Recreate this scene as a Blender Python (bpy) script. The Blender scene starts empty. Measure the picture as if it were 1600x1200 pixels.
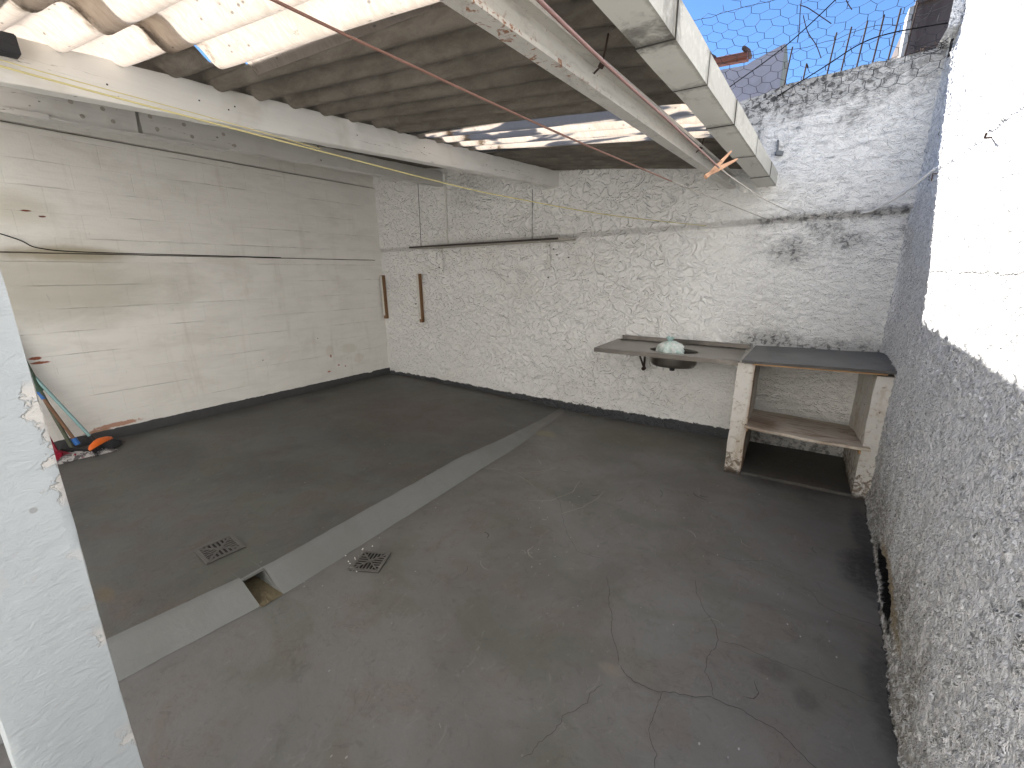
import bpy, bmesh, math, random
from mathutils import Vector, Matrix, Euler, noise as mnoise
random.seed(7)
sc = bpy.context.scene
COL = sc.collection
H = 1.57            # eye height of the photographer
D = 4.435           # distance of the rear wall

# ------------------------------------------------------------------ camera
cam_d = bpy.data.cameras.new('camera'); cam = bpy.data.objects.new('camera', cam_d); COL.objects.link(cam)
r_ = Vector((0.84537, 0.53418, -0.00274)); u_ = Vector((-0.13123, 0.21265, 0.96828)); f_ = Vector((-0.51782, 0.81819, -0.24987))
m3 = Matrix((r_, u_, -f_)).transposed()
cam.matrix_world = Matrix.Translation((0, 0, H)) @ m3.to_4x4()
cam_d.sensor_width = 36; cam_d.lens = 15.3686; cam_d.clip_start = .02; cam_d.clip_end = 400
sc.camera = cam
# ------------------------------------------------------------------ light
w = bpy.data.worlds.new('World'); sc.world = w; w.use_nodes = True
wn = w.node_tree; bg = wn.nodes['Background']
sky = wn.nodes.new('ShaderNodeTexSky'); sky.sky_type = 'NISHITA'; sky.sun_disc = False
SUN = Vector((-.83, .79, 1.0)).normalized()
sky.sun_elevation = math.asin(SUN.z); sky.sun_rotation = math.atan2(SUN.x, SUN.y)
sky.altitude = 400; sky.air_density = 1.0; sky.dust_density = 0; sky.ozone_density = 9
wn.links.new(sky.outputs[0], bg.inputs[0]); bg.inputs[1].default_value = .034
sd = bpy.data.lights.new('sun', 'SUN'); sd.energy = 2.8; sd.angle = math.radians(.53); sd.color = (1, .955, .895)
so = bpy.data.objects.new('sun', sd); COL.objects.link(so)
so.rotation_euler = (-SUN).to_track_quat('-Z', 'Y').to_euler(); so.location = (-6, 6, 8)
vs = sc.view_settings; vs.view_transform = 'Standard'; vs.look = 'None'; vs.exposure = 2.60; vs.gamma = 1; vs.use_curve_mapping = False
sc.cycles.max_bounces = 8; sc.cycles.diffuse_bounces = 7

# ------------------------------------------------------------------ material helper
class MT:
    def __init__(s, name, rough=.8, metal=0.0, spec=.5):
        s.m = bpy.data.materials.new(name); s.m.use_nodes = True; s.t = s.m.node_tree
        s.b = s.t.nodes['Principled BSDF']; s.o = s.t.nodes['Material Output']
        s.set('Roughness', rough); s.set('Metallic', metal); s.set('Specular IOR Level', spec)
        g = s.t.nodes.new('ShaderNodeNewGeometry'); s.P = g.outputs['Position']; s.geo = g
        x = s.t.nodes.new('ShaderNodeSeparateXYZ'); s.t.links.new(s.P, x.inputs[0]); s.x, s.y, s.z = x.outputs
        s.bump_in = None
    def lk(s, v, i):
        if isinstance(v, bpy.types.NodeSocket): s.t.links.new(v, i)
        elif v is not None:
            try: i.default_value = v
            except Exception: i.default_value = (v[0], v[1], v[2], 1)
    def set(s, k, v):
        if isinstance(v, tuple) and len(v) == 3: v = (*v, 1)
        s.lk(v, s.b.inputs[k])
    def ma(s, op, a, b=None, c=None, clamp=False):
        n = s.t.nodes.new('ShaderNodeMath'); n.operation = op; n.use_clamp = clamp
        s.lk(a, n.inputs[0])
        if b is not None: s.lk(b, n.inputs[1])
        if c is not None: s.lk(c, n.inputs[2])
        return n.outputs[0]
    def add(s, a, b): return s.ma('ADD', a, b)
    def mul(s, a, b): return s.ma('MULTIPLY', a, b)
    def sub(s, a, b): return s.ma('SUBTRACT', a, b)
    def mx(s, a, b): return s.ma('MAXIMUM', a, b)
    def vec(s, x, y, z):
        n = s.t.nodes.new('ShaderNodeCombineXYZ'); s.lk(x, n.inputs[0]); s.lk(y, n.inputs[1]); s.lk(z, n.inputs[2]); return n.outputs[0]
    def sv(s, k, off=(0, 0, 0)):
        n = s.t.nodes.new('ShaderNodeMapping'); n.inputs['Scale'].default_value = k; n.inputs['Location'].default_value = off
        s.t.links.new(s.P, n.inputs[0]); return n.outputs[0]
    def noise(s, scale, detail=3, rough=.5, dist=0, v=None, col=False):
        n = s.t.nodes.new('ShaderNodeTexNoise'); n.inputs['Scale'].default_value = scale; n.inputs['Detail'].default_value = detail
        n.inputs['Roughness'].default_value = rough; n.inputs['Distortion'].default_value = dist
        s.t.links.new(v if v is not None else s.P, n.inputs['Vector']); return n.outputs['Color' if col else 'Fac']
    def vor(s, scale, feat='F1', v=None, rnd=1.0):
        n = s.t.nodes.new('ShaderNodeTexVoronoi'); n.feature = feat; n.inputs['Scale'].default_value = scale
        n.inputs['Randomness'].default_value = rnd
        s.t.links.new(v if v is not None else s.P, n.inputs['Vector']); return n.outputs['Distance']
    def st(s, v, lo, hi, a=0.0, b=1.0):
        n = s.t.nodes.new('ShaderNodeMapRange'); n.interpolation_type = 'SMOOTHSTEP'
        s.lk(v, n.inputs[0]); n.inputs[1].default_value = lo; n.inputs[2].default_value = hi; n.inputs[3].default_value = a; n.inputs[4].default_value = b
        return n.outputs[0]
    def mix(s, f, a, b, mode='MIX'):
        n = s.t.nodes.new('ShaderNodeMix'); n.data_type = 'RGBA'; n.blend_type = mode
        s.lk(f, n.inputs[0])
        for v, i in ((a, n.inputs[6]), (b, n.inputs[7])):
            if isinstance(v, tuple) and len(v) == 3: v = (*v, 1)
            s.lk(v, i)
        return n.outputs[2]
    def blob(s, a, b, ca, cb, ra, rb, soft=.5, n=None, na=.6):
        dx = s.mul(s.sub(a, ca), 1 / ra); dy = s.mul(s.sub(b, cb), 1 / rb)
        d = s.ma('SQRT', s.add(s.mul(dx, dx), s.mul(dy, dy)))
        if n is not None: d = s.add(d, s.mul(s.sub(n, .5), na * 2))
        return s.st(d, 1 + soft, 1 - soft)
    def bump(s, h, dist=.01, strength=1.0):
        n = s.t.nodes.new('ShaderNodeBump'); n.inputs['Distance'].default_value = dist; n.inputs['Strength'].default_value = strength
        s.lk(h, n.inputs['Height'])
        if s.bump_in is not None: s.t.links.new(s.bump_in, n.inputs['Normal'])
        s.bump_in = n.outputs[0]; s.t.links.new(n.outputs[0], s.b.inputs['Normal'])
    def disp(s, h, scale):
        n = s.t.nodes.new('ShaderNodeDisplacement'); n.inputs['Scale'].default_value = scale; n.inputs['Midlevel'].default_value = .5
        s.lk(h, n.inputs['Height']); s.t.links.new(n.outputs[0], s.o.inputs['Displacement']); s.m.displacement_method = 'BOTH'

def simple(name, col, rough=.7, metal=0, var=.25, scale=12, bump=.001, spec=.4, dirt=None, dscale=4, damt=.5, stretch=(1, 1, 1)):
    t = MT(name, rough, metal, spec)
    v = t.sv(stretch)
    n = t.noise(scale, 5, .6, .3, v)
    c = t.mix(n, tuple(x * (1 - var) for x in col), tuple(min(1, x * (1 + var)) for x in col))
    if dirt is not None:
        d = t.mul(t.st(t.noise(dscale, 5, .65, .6, v), .5, .72), damt); c = t.mix(d, c, dirt)
    t.set('Base Color', c)
    if bump: t.bump(t.noise(scale * 6, 4, .6, 0, v), bump)
    return t.m

# -- stucco on the rear wall
def stucco_rear():
    t = MT('rough_white_stucco', .82, 0, .25)
    v = t.sv((1, 1, 1.12)); wv = t.sv((1, 1, 1))
    ndis = t.noise(5, 2, .5, 0, v, col=True)
    sc_ = t.t.nodes.new('ShaderNodeVectorMath'); sc_.operation = 'MULTIPLY_ADD'
    t.t.links.new(ndis, sc_.inputs[0]); sc_.inputs[1].default_value = (.12, .12, .12); t.t.links.new(v, sc_.inputs[2])
    n1 = t.noise(15, 1.5, .45, .9, sc_.outputs[0])
    r1 = t.ma('POWER', t.ma('SUBTRACT', 1, t.ma('ABSOLUTE', t.mul(t.sub(n1, .5), 5.0)), clamp=True), 1.6)
    r1 = t.ma('MAXIMUM', r1, 0)
    n2 = t.noise(9, 3, .6, .3, v); n3 = t.noise(55, 4, .65, .2)
    # hand-trowelled, more horizontal strokes at the right-hand end
    vh = t.sv((1, 1, 1.7)); n4 = t.noise(15, 3, .6, 1.3, vh); r4 = t.ma('POWER', t.ma('SUBTRACT', 1, t.ma('ABSOLUTE', t.mul(t.sub(n4, .5), 5.0)), clamp=True), 1.4)
    side = t.st(t.add(t.x, t.mul(n2, .8)), -.7, .3)
    rr = t.add(t.mul(r1, t.sub(1, side)), t.mul(r4, t.mul(side, .55)))
    h = t.add(t.add(t.mul(rr, .36), t.mul(n2, .50)), t.mul(n3, .24))
    t.disp(h, .022); t.bump(rr, .0050, .75)
    n5 = t.noise(2.2, 4, .6, .5); n6 = t.noise(24, 5, .7, .5)
    c = t.mix(n5, (.79, .785, .755), (.88, .875, .855))
    cav = t.st(n3, .52, .30); c = t.mix(t.mul(cav, .14), c, (.42, .40, .37))
    c = t.mix(t.mul(t.st(t.noise(1.6, 4, .6, .4), .5, .8), .22), c, (.58, .53, .44))
    # mould: below the coping, along the ledge, over the counter
    sp = t.st(n6, .46, .60); big = t.noise(3.2, 4, .65, .6)
    xr = t.st(t.x, -1.15, -.45)
    top = t.mul(t.st(t.add(t.z, t.mul(t.sub(big, .5), 1.3)), 2.52, 2.95), t.mul(xr, t.st(t.x, .75, .0, .55, 1.0)))
    lz = t.add(1.978, t.mul(t.x, .0255))
    ledge = t.mul(t.st(t.ma('ABSOLUTE', t.sub(t.z, lz)), .075, .0), t.st(t.x, -.65, -.2))
    lw_ = t.mul(t.mul(t.st(t.sub(lz, t.z), .5, .05), t.st(t.sub(lz, t.z), -.04, .02)), t.mul(t.st(t.x, -.55, -.1), t.st(big, .42, .62)))
    b1 = t.blob(t.x, t.z, -.08, 1.72, .14, .10, .6, big); b2 = t.blob(t.x, t.z, .30, 1.79, .12, .06, .6, big)
    b3 = t.blob(t.x, t.z, -.47, 2.75, .10, .32, .5, big); b4 = t.blob(t.x, t.z, -.20, 2.83, .17, .12, .6, big); b5 = t.blob(t.x, t.z, .05, 2.87, .2, .09, .6, big)
    ctr = t.mul(t.st(t.add(t.z, t.mul(t.sub(big, .5), -.25)), 1.10, .93), t.mul(t.st(t.x, -.42, -.15), t.st(t.z, .88, .92)))
    b6 = t.blob(t.x, t.z, -.15, .97, .22, .09, .6, big)
    b7 = t.mul(t.blob(t.x, t.z, -3.42, 2.50, .22, .20, .6, big), .35)
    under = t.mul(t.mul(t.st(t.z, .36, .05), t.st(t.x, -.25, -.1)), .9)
    m = t.mx(t.mul(top, 1.0), t.mul(ledge, .9)); m = t.mx(m, t.mul(lw_, .7))
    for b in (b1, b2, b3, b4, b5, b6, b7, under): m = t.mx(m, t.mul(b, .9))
    m = t.mx(m, t.mul(ctr, .9))
    m = t.mul(m, t.add(.38, t.mul(sp, .62)))
    gz = t.mul(t.st(t.ma('ABSOLUTE', t.sub(t.z, lz)), .035, .015), .45)
    c = t.mix(gz, c, (.38, .36, .34))
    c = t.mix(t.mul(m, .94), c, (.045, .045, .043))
    # painted dark band above the floor, ragged edge
    hb = t.add(t.st(t.x, -4.6, -2.5, .135, .105), t.mul(t.sub(t.noise(9, 4, .7, .4), .5), .10))
    band = t.mul(t.st(t.sub(t.z, hb), .004, -.006), t.st(t.x, -.15, -.25))
    c = t.mix(band, c, t.mix(n6, (.035, .037, .04), (.10, .105, .11)))
    t.set('Base Color', c); t.bump(t.noise(150, 3, .6), .0012)
    return t.m

def stucco_side():
    t = MT('coarse_white_roughcast', .85, 0, .2)
    v = t.sv((1, 1, .8))
    n1 = t.noise(26, 4, .62, .5, v); n2 = t.noise(70, 3, .6, .3); n3 = t.noise(4, 3, .5, .4)
    vo = t.vor(30, 'SMOOTH_F1'); n5_ = t.noise(2.6, 3, .6, .8)
    h = t.add(t.add(t.mul(n1, t.add(.45, t.mul(n5_, .7))), t.mul(n2, .28)), t.add(t.mul(n3, .55), t.mul(vo, -.25)))
    n5 = t.noise(1.7, 4, .6, .4)
    c = t.mix(n5, (.80, .805, .815), (.86, .87, .88))
    n7 = t.noise(38, 5, .7, .6)
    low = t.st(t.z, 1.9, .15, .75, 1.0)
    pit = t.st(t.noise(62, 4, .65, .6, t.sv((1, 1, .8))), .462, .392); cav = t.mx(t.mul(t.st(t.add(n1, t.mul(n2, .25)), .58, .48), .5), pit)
    c = t.mix(t.mul(t.mul(cav, low), .42), c, (.20, .20, .195)); h = t.sub(h, t.mul(pit, .30))  # pore dirt and pit shadows, both painted into the roughcast colour
    # dirt and mould creeping up from the floor
    big = t.noise(5, 4, .65, .7, t.sv((1, 1, .35)))
    base = t.st(t.add(t.z, t.mul(t.sub(big, .5), 1.5)), .50, .0)
    c = t.mix(t.mul(t.mul(base, t.st(n7, .36, .58)), .85), c, (.095, .083, .058))
    base2 = t.st(t.add(t.z, t.mul(t.sub(big, .5), 1.6)), .9, .1)
    c = t.mix(t.mul(base2, .28), c, (.45, .42, .35))
    hb = t.add(.012, t.mul(t.sub(n7, .5), .08)); c = t.mix(t.st(t.sub(t.z, hb), .012, -.01), c, (.035, .036, .04))
    hole = t.blob(t.y, t.z, 2.55, .070, .40, .034, .25, t.noise(22, 5, .75), .7); c = t.mix(hole, c, (.006, .006, .005))
    hole2 = t.blob(t.y, t.z, 2.45, .13, .45, .055, .3, t.noise(12, 4, .7), .4); c = t.mix(t.mul(t.mul(hole2, .75), t.sub(1, hole)), c, (.30, .23, .13))
    cor = t.mul(t.st(t.y, 4.05, 4.40), t.st(big, .45, .65)); c = t.mix(t.mul(cor, .35), c, (.3, .3, .28))
    t.disp(h, .027)
    wob = t.mul(t.sub(t.noise(7, 4, .6), .5), .045)
    cr = t.mul(t.st(t.ma('ABSOLUTE', t.sub(t.z, t.add(1.562, wob))), .004, .001), t.mul(t.st(t.y, 3.38, 3.3), t.st(t.noise(9, 3, .6), .3, .42)))
    cr2 = t.mul(t.st(t.ma('ABSOLUTE', t.sub(t.y, t.add(4.02, t.mul(wob, 2.2)))), .007, .002), t.mul(t.st(t.z, 1.7, 1.8), t.st(t.noise(6, 3, .6), .45, .55)))
    cr = t.mx(cr, cr2); c = t.mix(t.mul(cr, .85), c, (.06, .055, .05))
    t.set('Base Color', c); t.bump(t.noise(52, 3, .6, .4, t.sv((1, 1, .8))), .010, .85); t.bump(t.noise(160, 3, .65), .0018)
    return t.m

def brick_wall_mat():
    t = MT('white_painted_blockwork', .75, 0, .3)
    n0 = t.noise(1.3, 3, .5); vy = t.add(t.z, t.mul(t.sub(n0, .5), .012))
    vec = t.vec(t.y, t.add(vy, .055), 0)
    def brick(rh, bw, mort):
        b = t.t.nodes.new('ShaderNodeTexBrick'); b.inputs['Scale'].default_value = 1; b.inputs['Mortar Size'].default_value = mort
        b.inputs['Mortar Smooth'].default_value = .6; b.inputs['Brick Width'].default_value = bw; b.inputs['Row Height'].default_value = rh
        b.inputs['Color1'].default_value = (0, 0, 0, 1); b.inputs['Color2'].default_value = (1, 1, 1, 1)
        t.t.links.new(vec, b.inputs['Vector']); return b
    b = brick(.19, .39, .005); fac = b.outputs['Fac']; tone = b.outputs['Color']
    # thin courses only: long horizontal lines, broken up
    row = t.ma('ABSOLUTE', t.sub(t.ma('FRACT', t.mul(t.add(vy, .055), 1 / .19)), .5)); line = t.st(row, .484, .497)
    pres = t.st(t.noise(2.0, 3, .6, .3, t.sv((1, .7, 5))), .47, .58)
    fine = t.noise(30, 4, .6, .2, t.sv((1, .25, 2)))
    h = t.sub(t.add(t.mul(t.noise(4, 4, .6, .3, t.sv((1, .5, 2))), .5), t.mul(fine, .3)), t.add(t.mul(fac, .10), t.mul(line, t.mul(pres, .45))))
    t.bump(h, .008, .9); t.bump(t.noise(80, 4, .65), .0012)
    c = t.mix(t.noise(1.1, 4, .55, .3), (.80, .775, .715), (.87, .855, .81))
    c = t.mix(.022, c, tone); c = t.mix(t.mul(t.st(t.noise(5, 5, .7, .5, t.sv((1, .5, 2.2))), .42, .66), .13), c, (.42, .40, .36))
    c = t.mix(t.mul(fac, .03), c, (.35, .33, .30))
    c = t.mix(t.mul(t.mul(line, pres), t.st(fine, .42, .60, .05, .55)), c, (.22, .20, .18))
    blot = t.noise(3.0, 5, .65, .6, t.sv((1, .6, 1.3)))
    c = t.mix(t.mul(t.st(blot, .52, .72), .20), c, (.47, .43, .34))
    g = t.blob(t.y, t.z, 1.1, 1.45, .75, .28, .6, blot, .8); c = t.mix(t.mul(g, .6), c, (.40, .38, .30))
    g = t.blob(t.y, t.z, .95, 2.05, .22, .12, .6, blot, .6); c = t.mix(t.mul(g, .4), c, (.42, .40, .28))
    g = t.blob(t.y, t.z, 1.2, 1.72, .35, .05, .5, blot, .5); c = t.mix(t.mul(g, .6), c, (.30, .24, .13))
    for (cy, cz, ry, rz, col, a) in ((.881, .894, .035, .012, (.33, .11, .06), 1), (.90, .855, .05, .010, (.33, .11, .06), 1), (1.29, .21, .16, .020, (.48, .24, .15), .9), (1.14, .185, .10, .012, (.45, .24, .15), .9),
            (1.047, 2.035, .028, .007, (.2, .06, .03), 1), (1.13, 2.0, .02, .006, (.15, .06, .04), 1),
            (3.49, .57, .05, .07, (.52, .46, .32), .22), (3.78, .56, .12, .06, (.54, .49, .33), .25), (3.92, .41, .08, .06, (.54, .47, .33), .22), (3.5, .50, .012, .02, (.3, .1, .05), .9), (3.45, .30, .02, .01, (.4, .12, .06), .9), (3.6, .36, .015, .012, (.35, .1, .05), .9), (3.7,.33,.012,.012,(.35,.1,.05),.9)):
        g = t.blob(t.y, t.z, cy, cz, ry, rz, .22, t.noise(22, 4, .7, .5), .8); c = t.mix(t.mul(g, a), c, col)
    run = t.st(t.noise(5, 4, .65, .4, t.sv((1, 1.6, .22))), .56, .74); c = t.mix(t.mul(run, .16), c, (.42, .37, .28)); sp = t.st(t.vor(3.3, v=t.sv((1, 1, 1))), .03, .015); c = t.mix(t.mul(sp, .8), c, (.09, .07, .06))
    scr = t.mul(t.st(t.noise(7, 3, .6, 2.5, t.sv((1, 3, .6))), .70, .74), .3); c = t.mix(scr, c, (.3, .28, .26))
    t.set('Base Color', c)
    return t.m

def floor_mat(name, ca, cb, red, seed=0, kerb=False):
    t = MT(name, .5, 0, .45)
    off = (seed * 3.1, seed * 1.7, 0)
    n1 = t.noise(1.1, 5, .62, .8, t.sv((1, 1, 1), off)); n2 = t.noise(4, 5, .65, .8, t.sv((1, 1, 1), off)); n3 = t.noise(40, 4, .7, .2)
    c = t.mix(t.st(n1, .36, .62), ca, cb)
    c = t.mix(t.mul(t.st(n2, .45, .68), .55), c, red)
    c = t.mix(t.mul(t.st(t.noise(1.7, 4, .6, .8, t.sv((1, 1.4, 1), (seed + 5, 2, 0))), .48, .68), .45), c, (.095, .098, .072))
    c = t.mix(t.mul(t.st(t.noise(13, 5, .75, 1.2), .52, .72), .38), c, tuple(x * .55 for x in ca))
    c = t.mix(t.mul(t.st(t.noise(8, 6, .8, 1.6, t.sv((1.6, .7, 1), (3, seed, 0))), .56, .70), .35), c, tuple(x * 1.55 for x in cb))
    sw = t.noise(3.5, 3, .55, 3.0, t.sv((1, 1, 1), (seed * 2, 7, 0))); swr = t.st(t.ma('ABSOLUTE', t.sub(sw, .5)), .016, .0)
    c = t.mix(t.mul(swr, t.mul(t.st(n2, .45, .65), .35)), c, tuple(x * .5 for x in ca))
    if kerb: c = t.mix(.6, c, t.mix(n1, ca, cb)); c = t.mix(t.st(t.add(t.y, t.mul(t.sub(n2, .5), 1.0)), 3.1, 3.95), c, t.mix(n1, (.14, .135, .125), (.175, .17, .16)))
    if not kerb:
        f = t.vor(7.0, v=t.sv((1, 1, 1), off)); k = t.mul(t.st(t.add(f, t.mul(t.noise(90, 3, .7), .06)), .062, .045), t.st(t.noise(2, 2, .5), .5, .62))
        c = t.mix(t.mul(k, .6), c, (.33, .33, .31))
        f = t.vor(19, v=t.sv((1, .6, 1), off)); k = t.mul(t.st(f, .075, .05), t.st(t.noise(1.4, 3, .6), .45, .6)); c = t.mix(t.mul(k, .75), c, (.42, .42, .40))
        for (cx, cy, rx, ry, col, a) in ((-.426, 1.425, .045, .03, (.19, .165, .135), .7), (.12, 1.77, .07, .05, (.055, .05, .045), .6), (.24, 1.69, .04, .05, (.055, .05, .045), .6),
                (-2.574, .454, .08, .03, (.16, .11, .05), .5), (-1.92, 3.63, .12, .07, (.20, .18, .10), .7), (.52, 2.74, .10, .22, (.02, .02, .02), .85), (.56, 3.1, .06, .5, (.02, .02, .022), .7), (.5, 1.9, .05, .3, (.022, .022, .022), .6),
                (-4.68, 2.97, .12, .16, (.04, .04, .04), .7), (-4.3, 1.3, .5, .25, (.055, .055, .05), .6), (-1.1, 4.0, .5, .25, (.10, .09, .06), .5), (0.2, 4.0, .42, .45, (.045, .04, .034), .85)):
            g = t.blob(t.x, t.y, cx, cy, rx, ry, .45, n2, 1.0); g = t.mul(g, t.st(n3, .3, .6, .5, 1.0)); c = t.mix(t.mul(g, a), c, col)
        g = t.blob(t.x, t.y, -3.3, 3.3, .8, .6, .6, n2, .6); c = t.mix(t.mul(g, .3), c, (.12, .075, .055))
    t.set('Base Color', c)
    t.set('Roughness', t.add(.40, t.mul(n2, .28)))
    t.bump(n2, .006, .6); t.bump(t.noise(60, 5, .7), .0012); 
    return t.m

def roof_mat():
    t = MT('weathered_fibre_cement', .9, 0, .15)
    v = t.sv((.35, 1, 1)); n = t.noise(14, 6, .7, .4, v); n2 = t.noise(1.7, 4, .6, .6); n3 = t.noise(120, 4, .7)
    c = t.mix(t.st(n, .3, .7), (.135, .119, .098), (.225, .203, .172)); c = t.mix(t.mul(t.st(n2, .45, .7), .5), c, (.090, .079, .066))
    c = t.mix(t.mul(t.st(n3, .5, .75), .3), c, (.30, .28, .25))
    c = t.mix(t.mul(t.st(t.noise(9, 5, .7, 1, t.sv((1, .4, 1))), .58, .7), .3), c, (.30, .28, .25))
    t.set('Base Color', c); t.bump(n3, .002); t.bump(n, .003)
    return t.m

def translucent_mat():
    t = MT('aged_translucent_fibreglass', .35, 0, .4)
    nodes = t.t.nodes
    # fibres, spots and run marks are in the sheet itself
    wv = t.noise(26, 4, .6, 1.5, t.sv((2.6, .5, 1))); sp = t.st(t.vor(14, v=t.sv((1, 2.2, 1))), .13, .07); n2 = t.noise(3, 4, .6, .7)
    c = t.mix(t.st(wv, .35, .65), (.66, .60, .54), (.76, .71, .65)); c = t.mix(t.mul(t.st(n2, .5, .75), .45), c, (.55, .52, .46))
    unlit = t.mul(t.st(t.noise(4.5, 3, .5, .4, t.sv((.35, 2.2, 1))), .50, .53), t.st(t.y, 2.3, 2.4)); c = t.mix(t.mul(unlit, .85), c, (.13, .15, .19))  # blue-grey unlit patches of the rear strip, shade painted into the colour
    c = t.mix(t.mul(sp, .65), c, (.17, .17, .16))
    dn = t.st(t.noise(8, 5, .7, 1.2, t.sv((.7, 2.5, 1))), .66, .74); c = t.mix(t.mul(dn, .55), c, (.12, .09, .06))
    end = t.st(t.sub(t.ma('ABSOLUTE', t.add(t.x, 2.02)), t.mul(t.sub(n2, .5), .08)), .07, .0); c = t.mix(t.mul(end, t.mul(t.st(t.noise(16, 4, .7), .45, .6), .8)), c, (.17, .12, .07))
    tr = nodes.new('ShaderNodeBsdfTranslucent'); t.lk(c, tr.inputs['Color'])
    t.set('Base Color', t.mix(.35, c, (.3, .3, .3)))
    t.bump(t.noise(60, 4, .6, 1, t.sv((2.5, .6, 1))), .0015); t.t.links.new(t.bump_in, tr.inputs['Normal'])
    mx = nodes.new('ShaderNodeMixShader'); mx.inputs[0].default_value = .72
    t.t.links.new(t.b.outputs[0], mx.inputs[1]); t.t.links.new(tr.outputs[0], mx.inputs[2]); t.t.links.new(mx.outputs[0], t.o.inputs['Surface'])
    return t.m

def wood_paint(name, base, wood=(.22, .14, .08), chips=.6, axis=(1, .07, 1), dirt=.4):
    t = MT(name, .62, 0, .35)
    v = t.sv(axis); g = t.noise(34, 5, .65, .4, v); ch = t.noise(9, 6, .75, .8, v)
    c = t.mix(g, tuple(x * .9 for x in base), base)
    c = t.mix(t.mul(t.st(t.noise(2.5, 4, .6, .6), .5, .75), dirt), c, (.42, .36, .27))
    cr = t.mul(t.st(t.ma('ABSOLUTE', t.sub(t.noise(16, 4, .6, .5, v), .5)), .007, .0), t.st(ch, .5, .6)); c = t.mix(t.mul(cr, .85), c, (.10, .08, .06))
    c = t.mix(t.mul(t.st(ch, .74 - .06 * chips, .78 - .06 * chips), .85), c, wood)
    sp = t.st(t.vor(9, v=t.sv((1, .8, 1))), .075, .05); c = t.mix(t.mul(sp, .8), c, (.09, .06, .045))
    t.set('Base Color', c); t.bump(g, .0025)
    return t.m

def steel_paint():
    t = MT('rusting_cream_painted_steel', .5, .0, .5)
    n = t.noise(7, 5, .7, .6); n2 = t.noise(34, 5, .7, .8)
    c = t.mix(n, (.53, .51, .46), (.66, .64, .59))
    c = t.mix(t.mul(t.st(t.noise(5, 5, .7, 1, t.sv((1, .5, 3))), .52, .66), .5), c, (.42, .42, .40))
    d = t.sub(D, t.y); zb = t.sub(2.243, t.mul(d, .027))
    near = t.mul(t.st(t.y, 1.9, 1.2), t.st(t.sub(t.z, zb), .09, .005))
    c = t.mix(t.mul(t.st(t.noise(16, 6, .75, 1, t.sv((1, .5, 2.5))), .50, .68), .45), c, (.30, .28, .24)); ru = t.mul(t.st(t.add(n2, t.mul(near, .065)), .60, .68), t.add(.15, near)); ru = t.ma('MINIMUM', ru, 1)
    c = t.mix(ru, c, t.mix(n, (.22, .08, .03), (.33, .17, .08)))
    sp = t.st(t.vor(38), .14, .08); c = t.mix(t.mul(t.mul(sp, t.st(n, .4, .6)), .7), c, (.12, .09, .06))
    t.set('Base Color', c); t.bump(n2, .001)
    return t.m

def gutter_mat():
    t = MT('grimy_white_painted_gutter', .55, 0, .4)
    n = t.noise(6, 5, .65, .6); n2 = t.noise(30, 5, .7, .7)
    c = t.mix(n, (.55, .54, .48), (.68, .67, .62))
    m = None
    for ys in GS:
        g = t.st(t.add(t.ma('ABSOLUTE', t.sub(t.y, ys)), t.mul(t.sub(n2, .5), .10)), .055, .0); m = g if m is None else t.mx(m, g)
    c = t.mix(t.mul(m, .62), c, (.10, .09, .075))
    g1 = t.mul(t.st(t.add(t.ma('ABSOLUTE', t.sub(t.y, 1.30)), t.mul(t.sub(n2, .5), .25)), .12, .0), t.st(n, .35, .55)); c = t.mix(t.mul(g1, .75), c, (.055, .05, .04))
    ed = t.st(t.add(t.ma('ABSOLUTE', t.sub(t.sub(t.x, t.mul(t.y, .036)), -.3977)), t.mul(t.sub(n2, .5), .03)), .014, .0); c = t.mix(t.mul(ed, .45), c, (.16, .15, .12))
    c = t.mix(t.mul(t.st(t.noise(11, 6, .75, .9, t.sv((1, .35, 1))), .54, .70), .5), c, (.24, .22, .18))
    t.set('Base Color', c); t.bump(n2, .0015)
    return t.m
GS = [.30, .80, 1.349, 1.74, 2.30, 3.05, 3.88]

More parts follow.
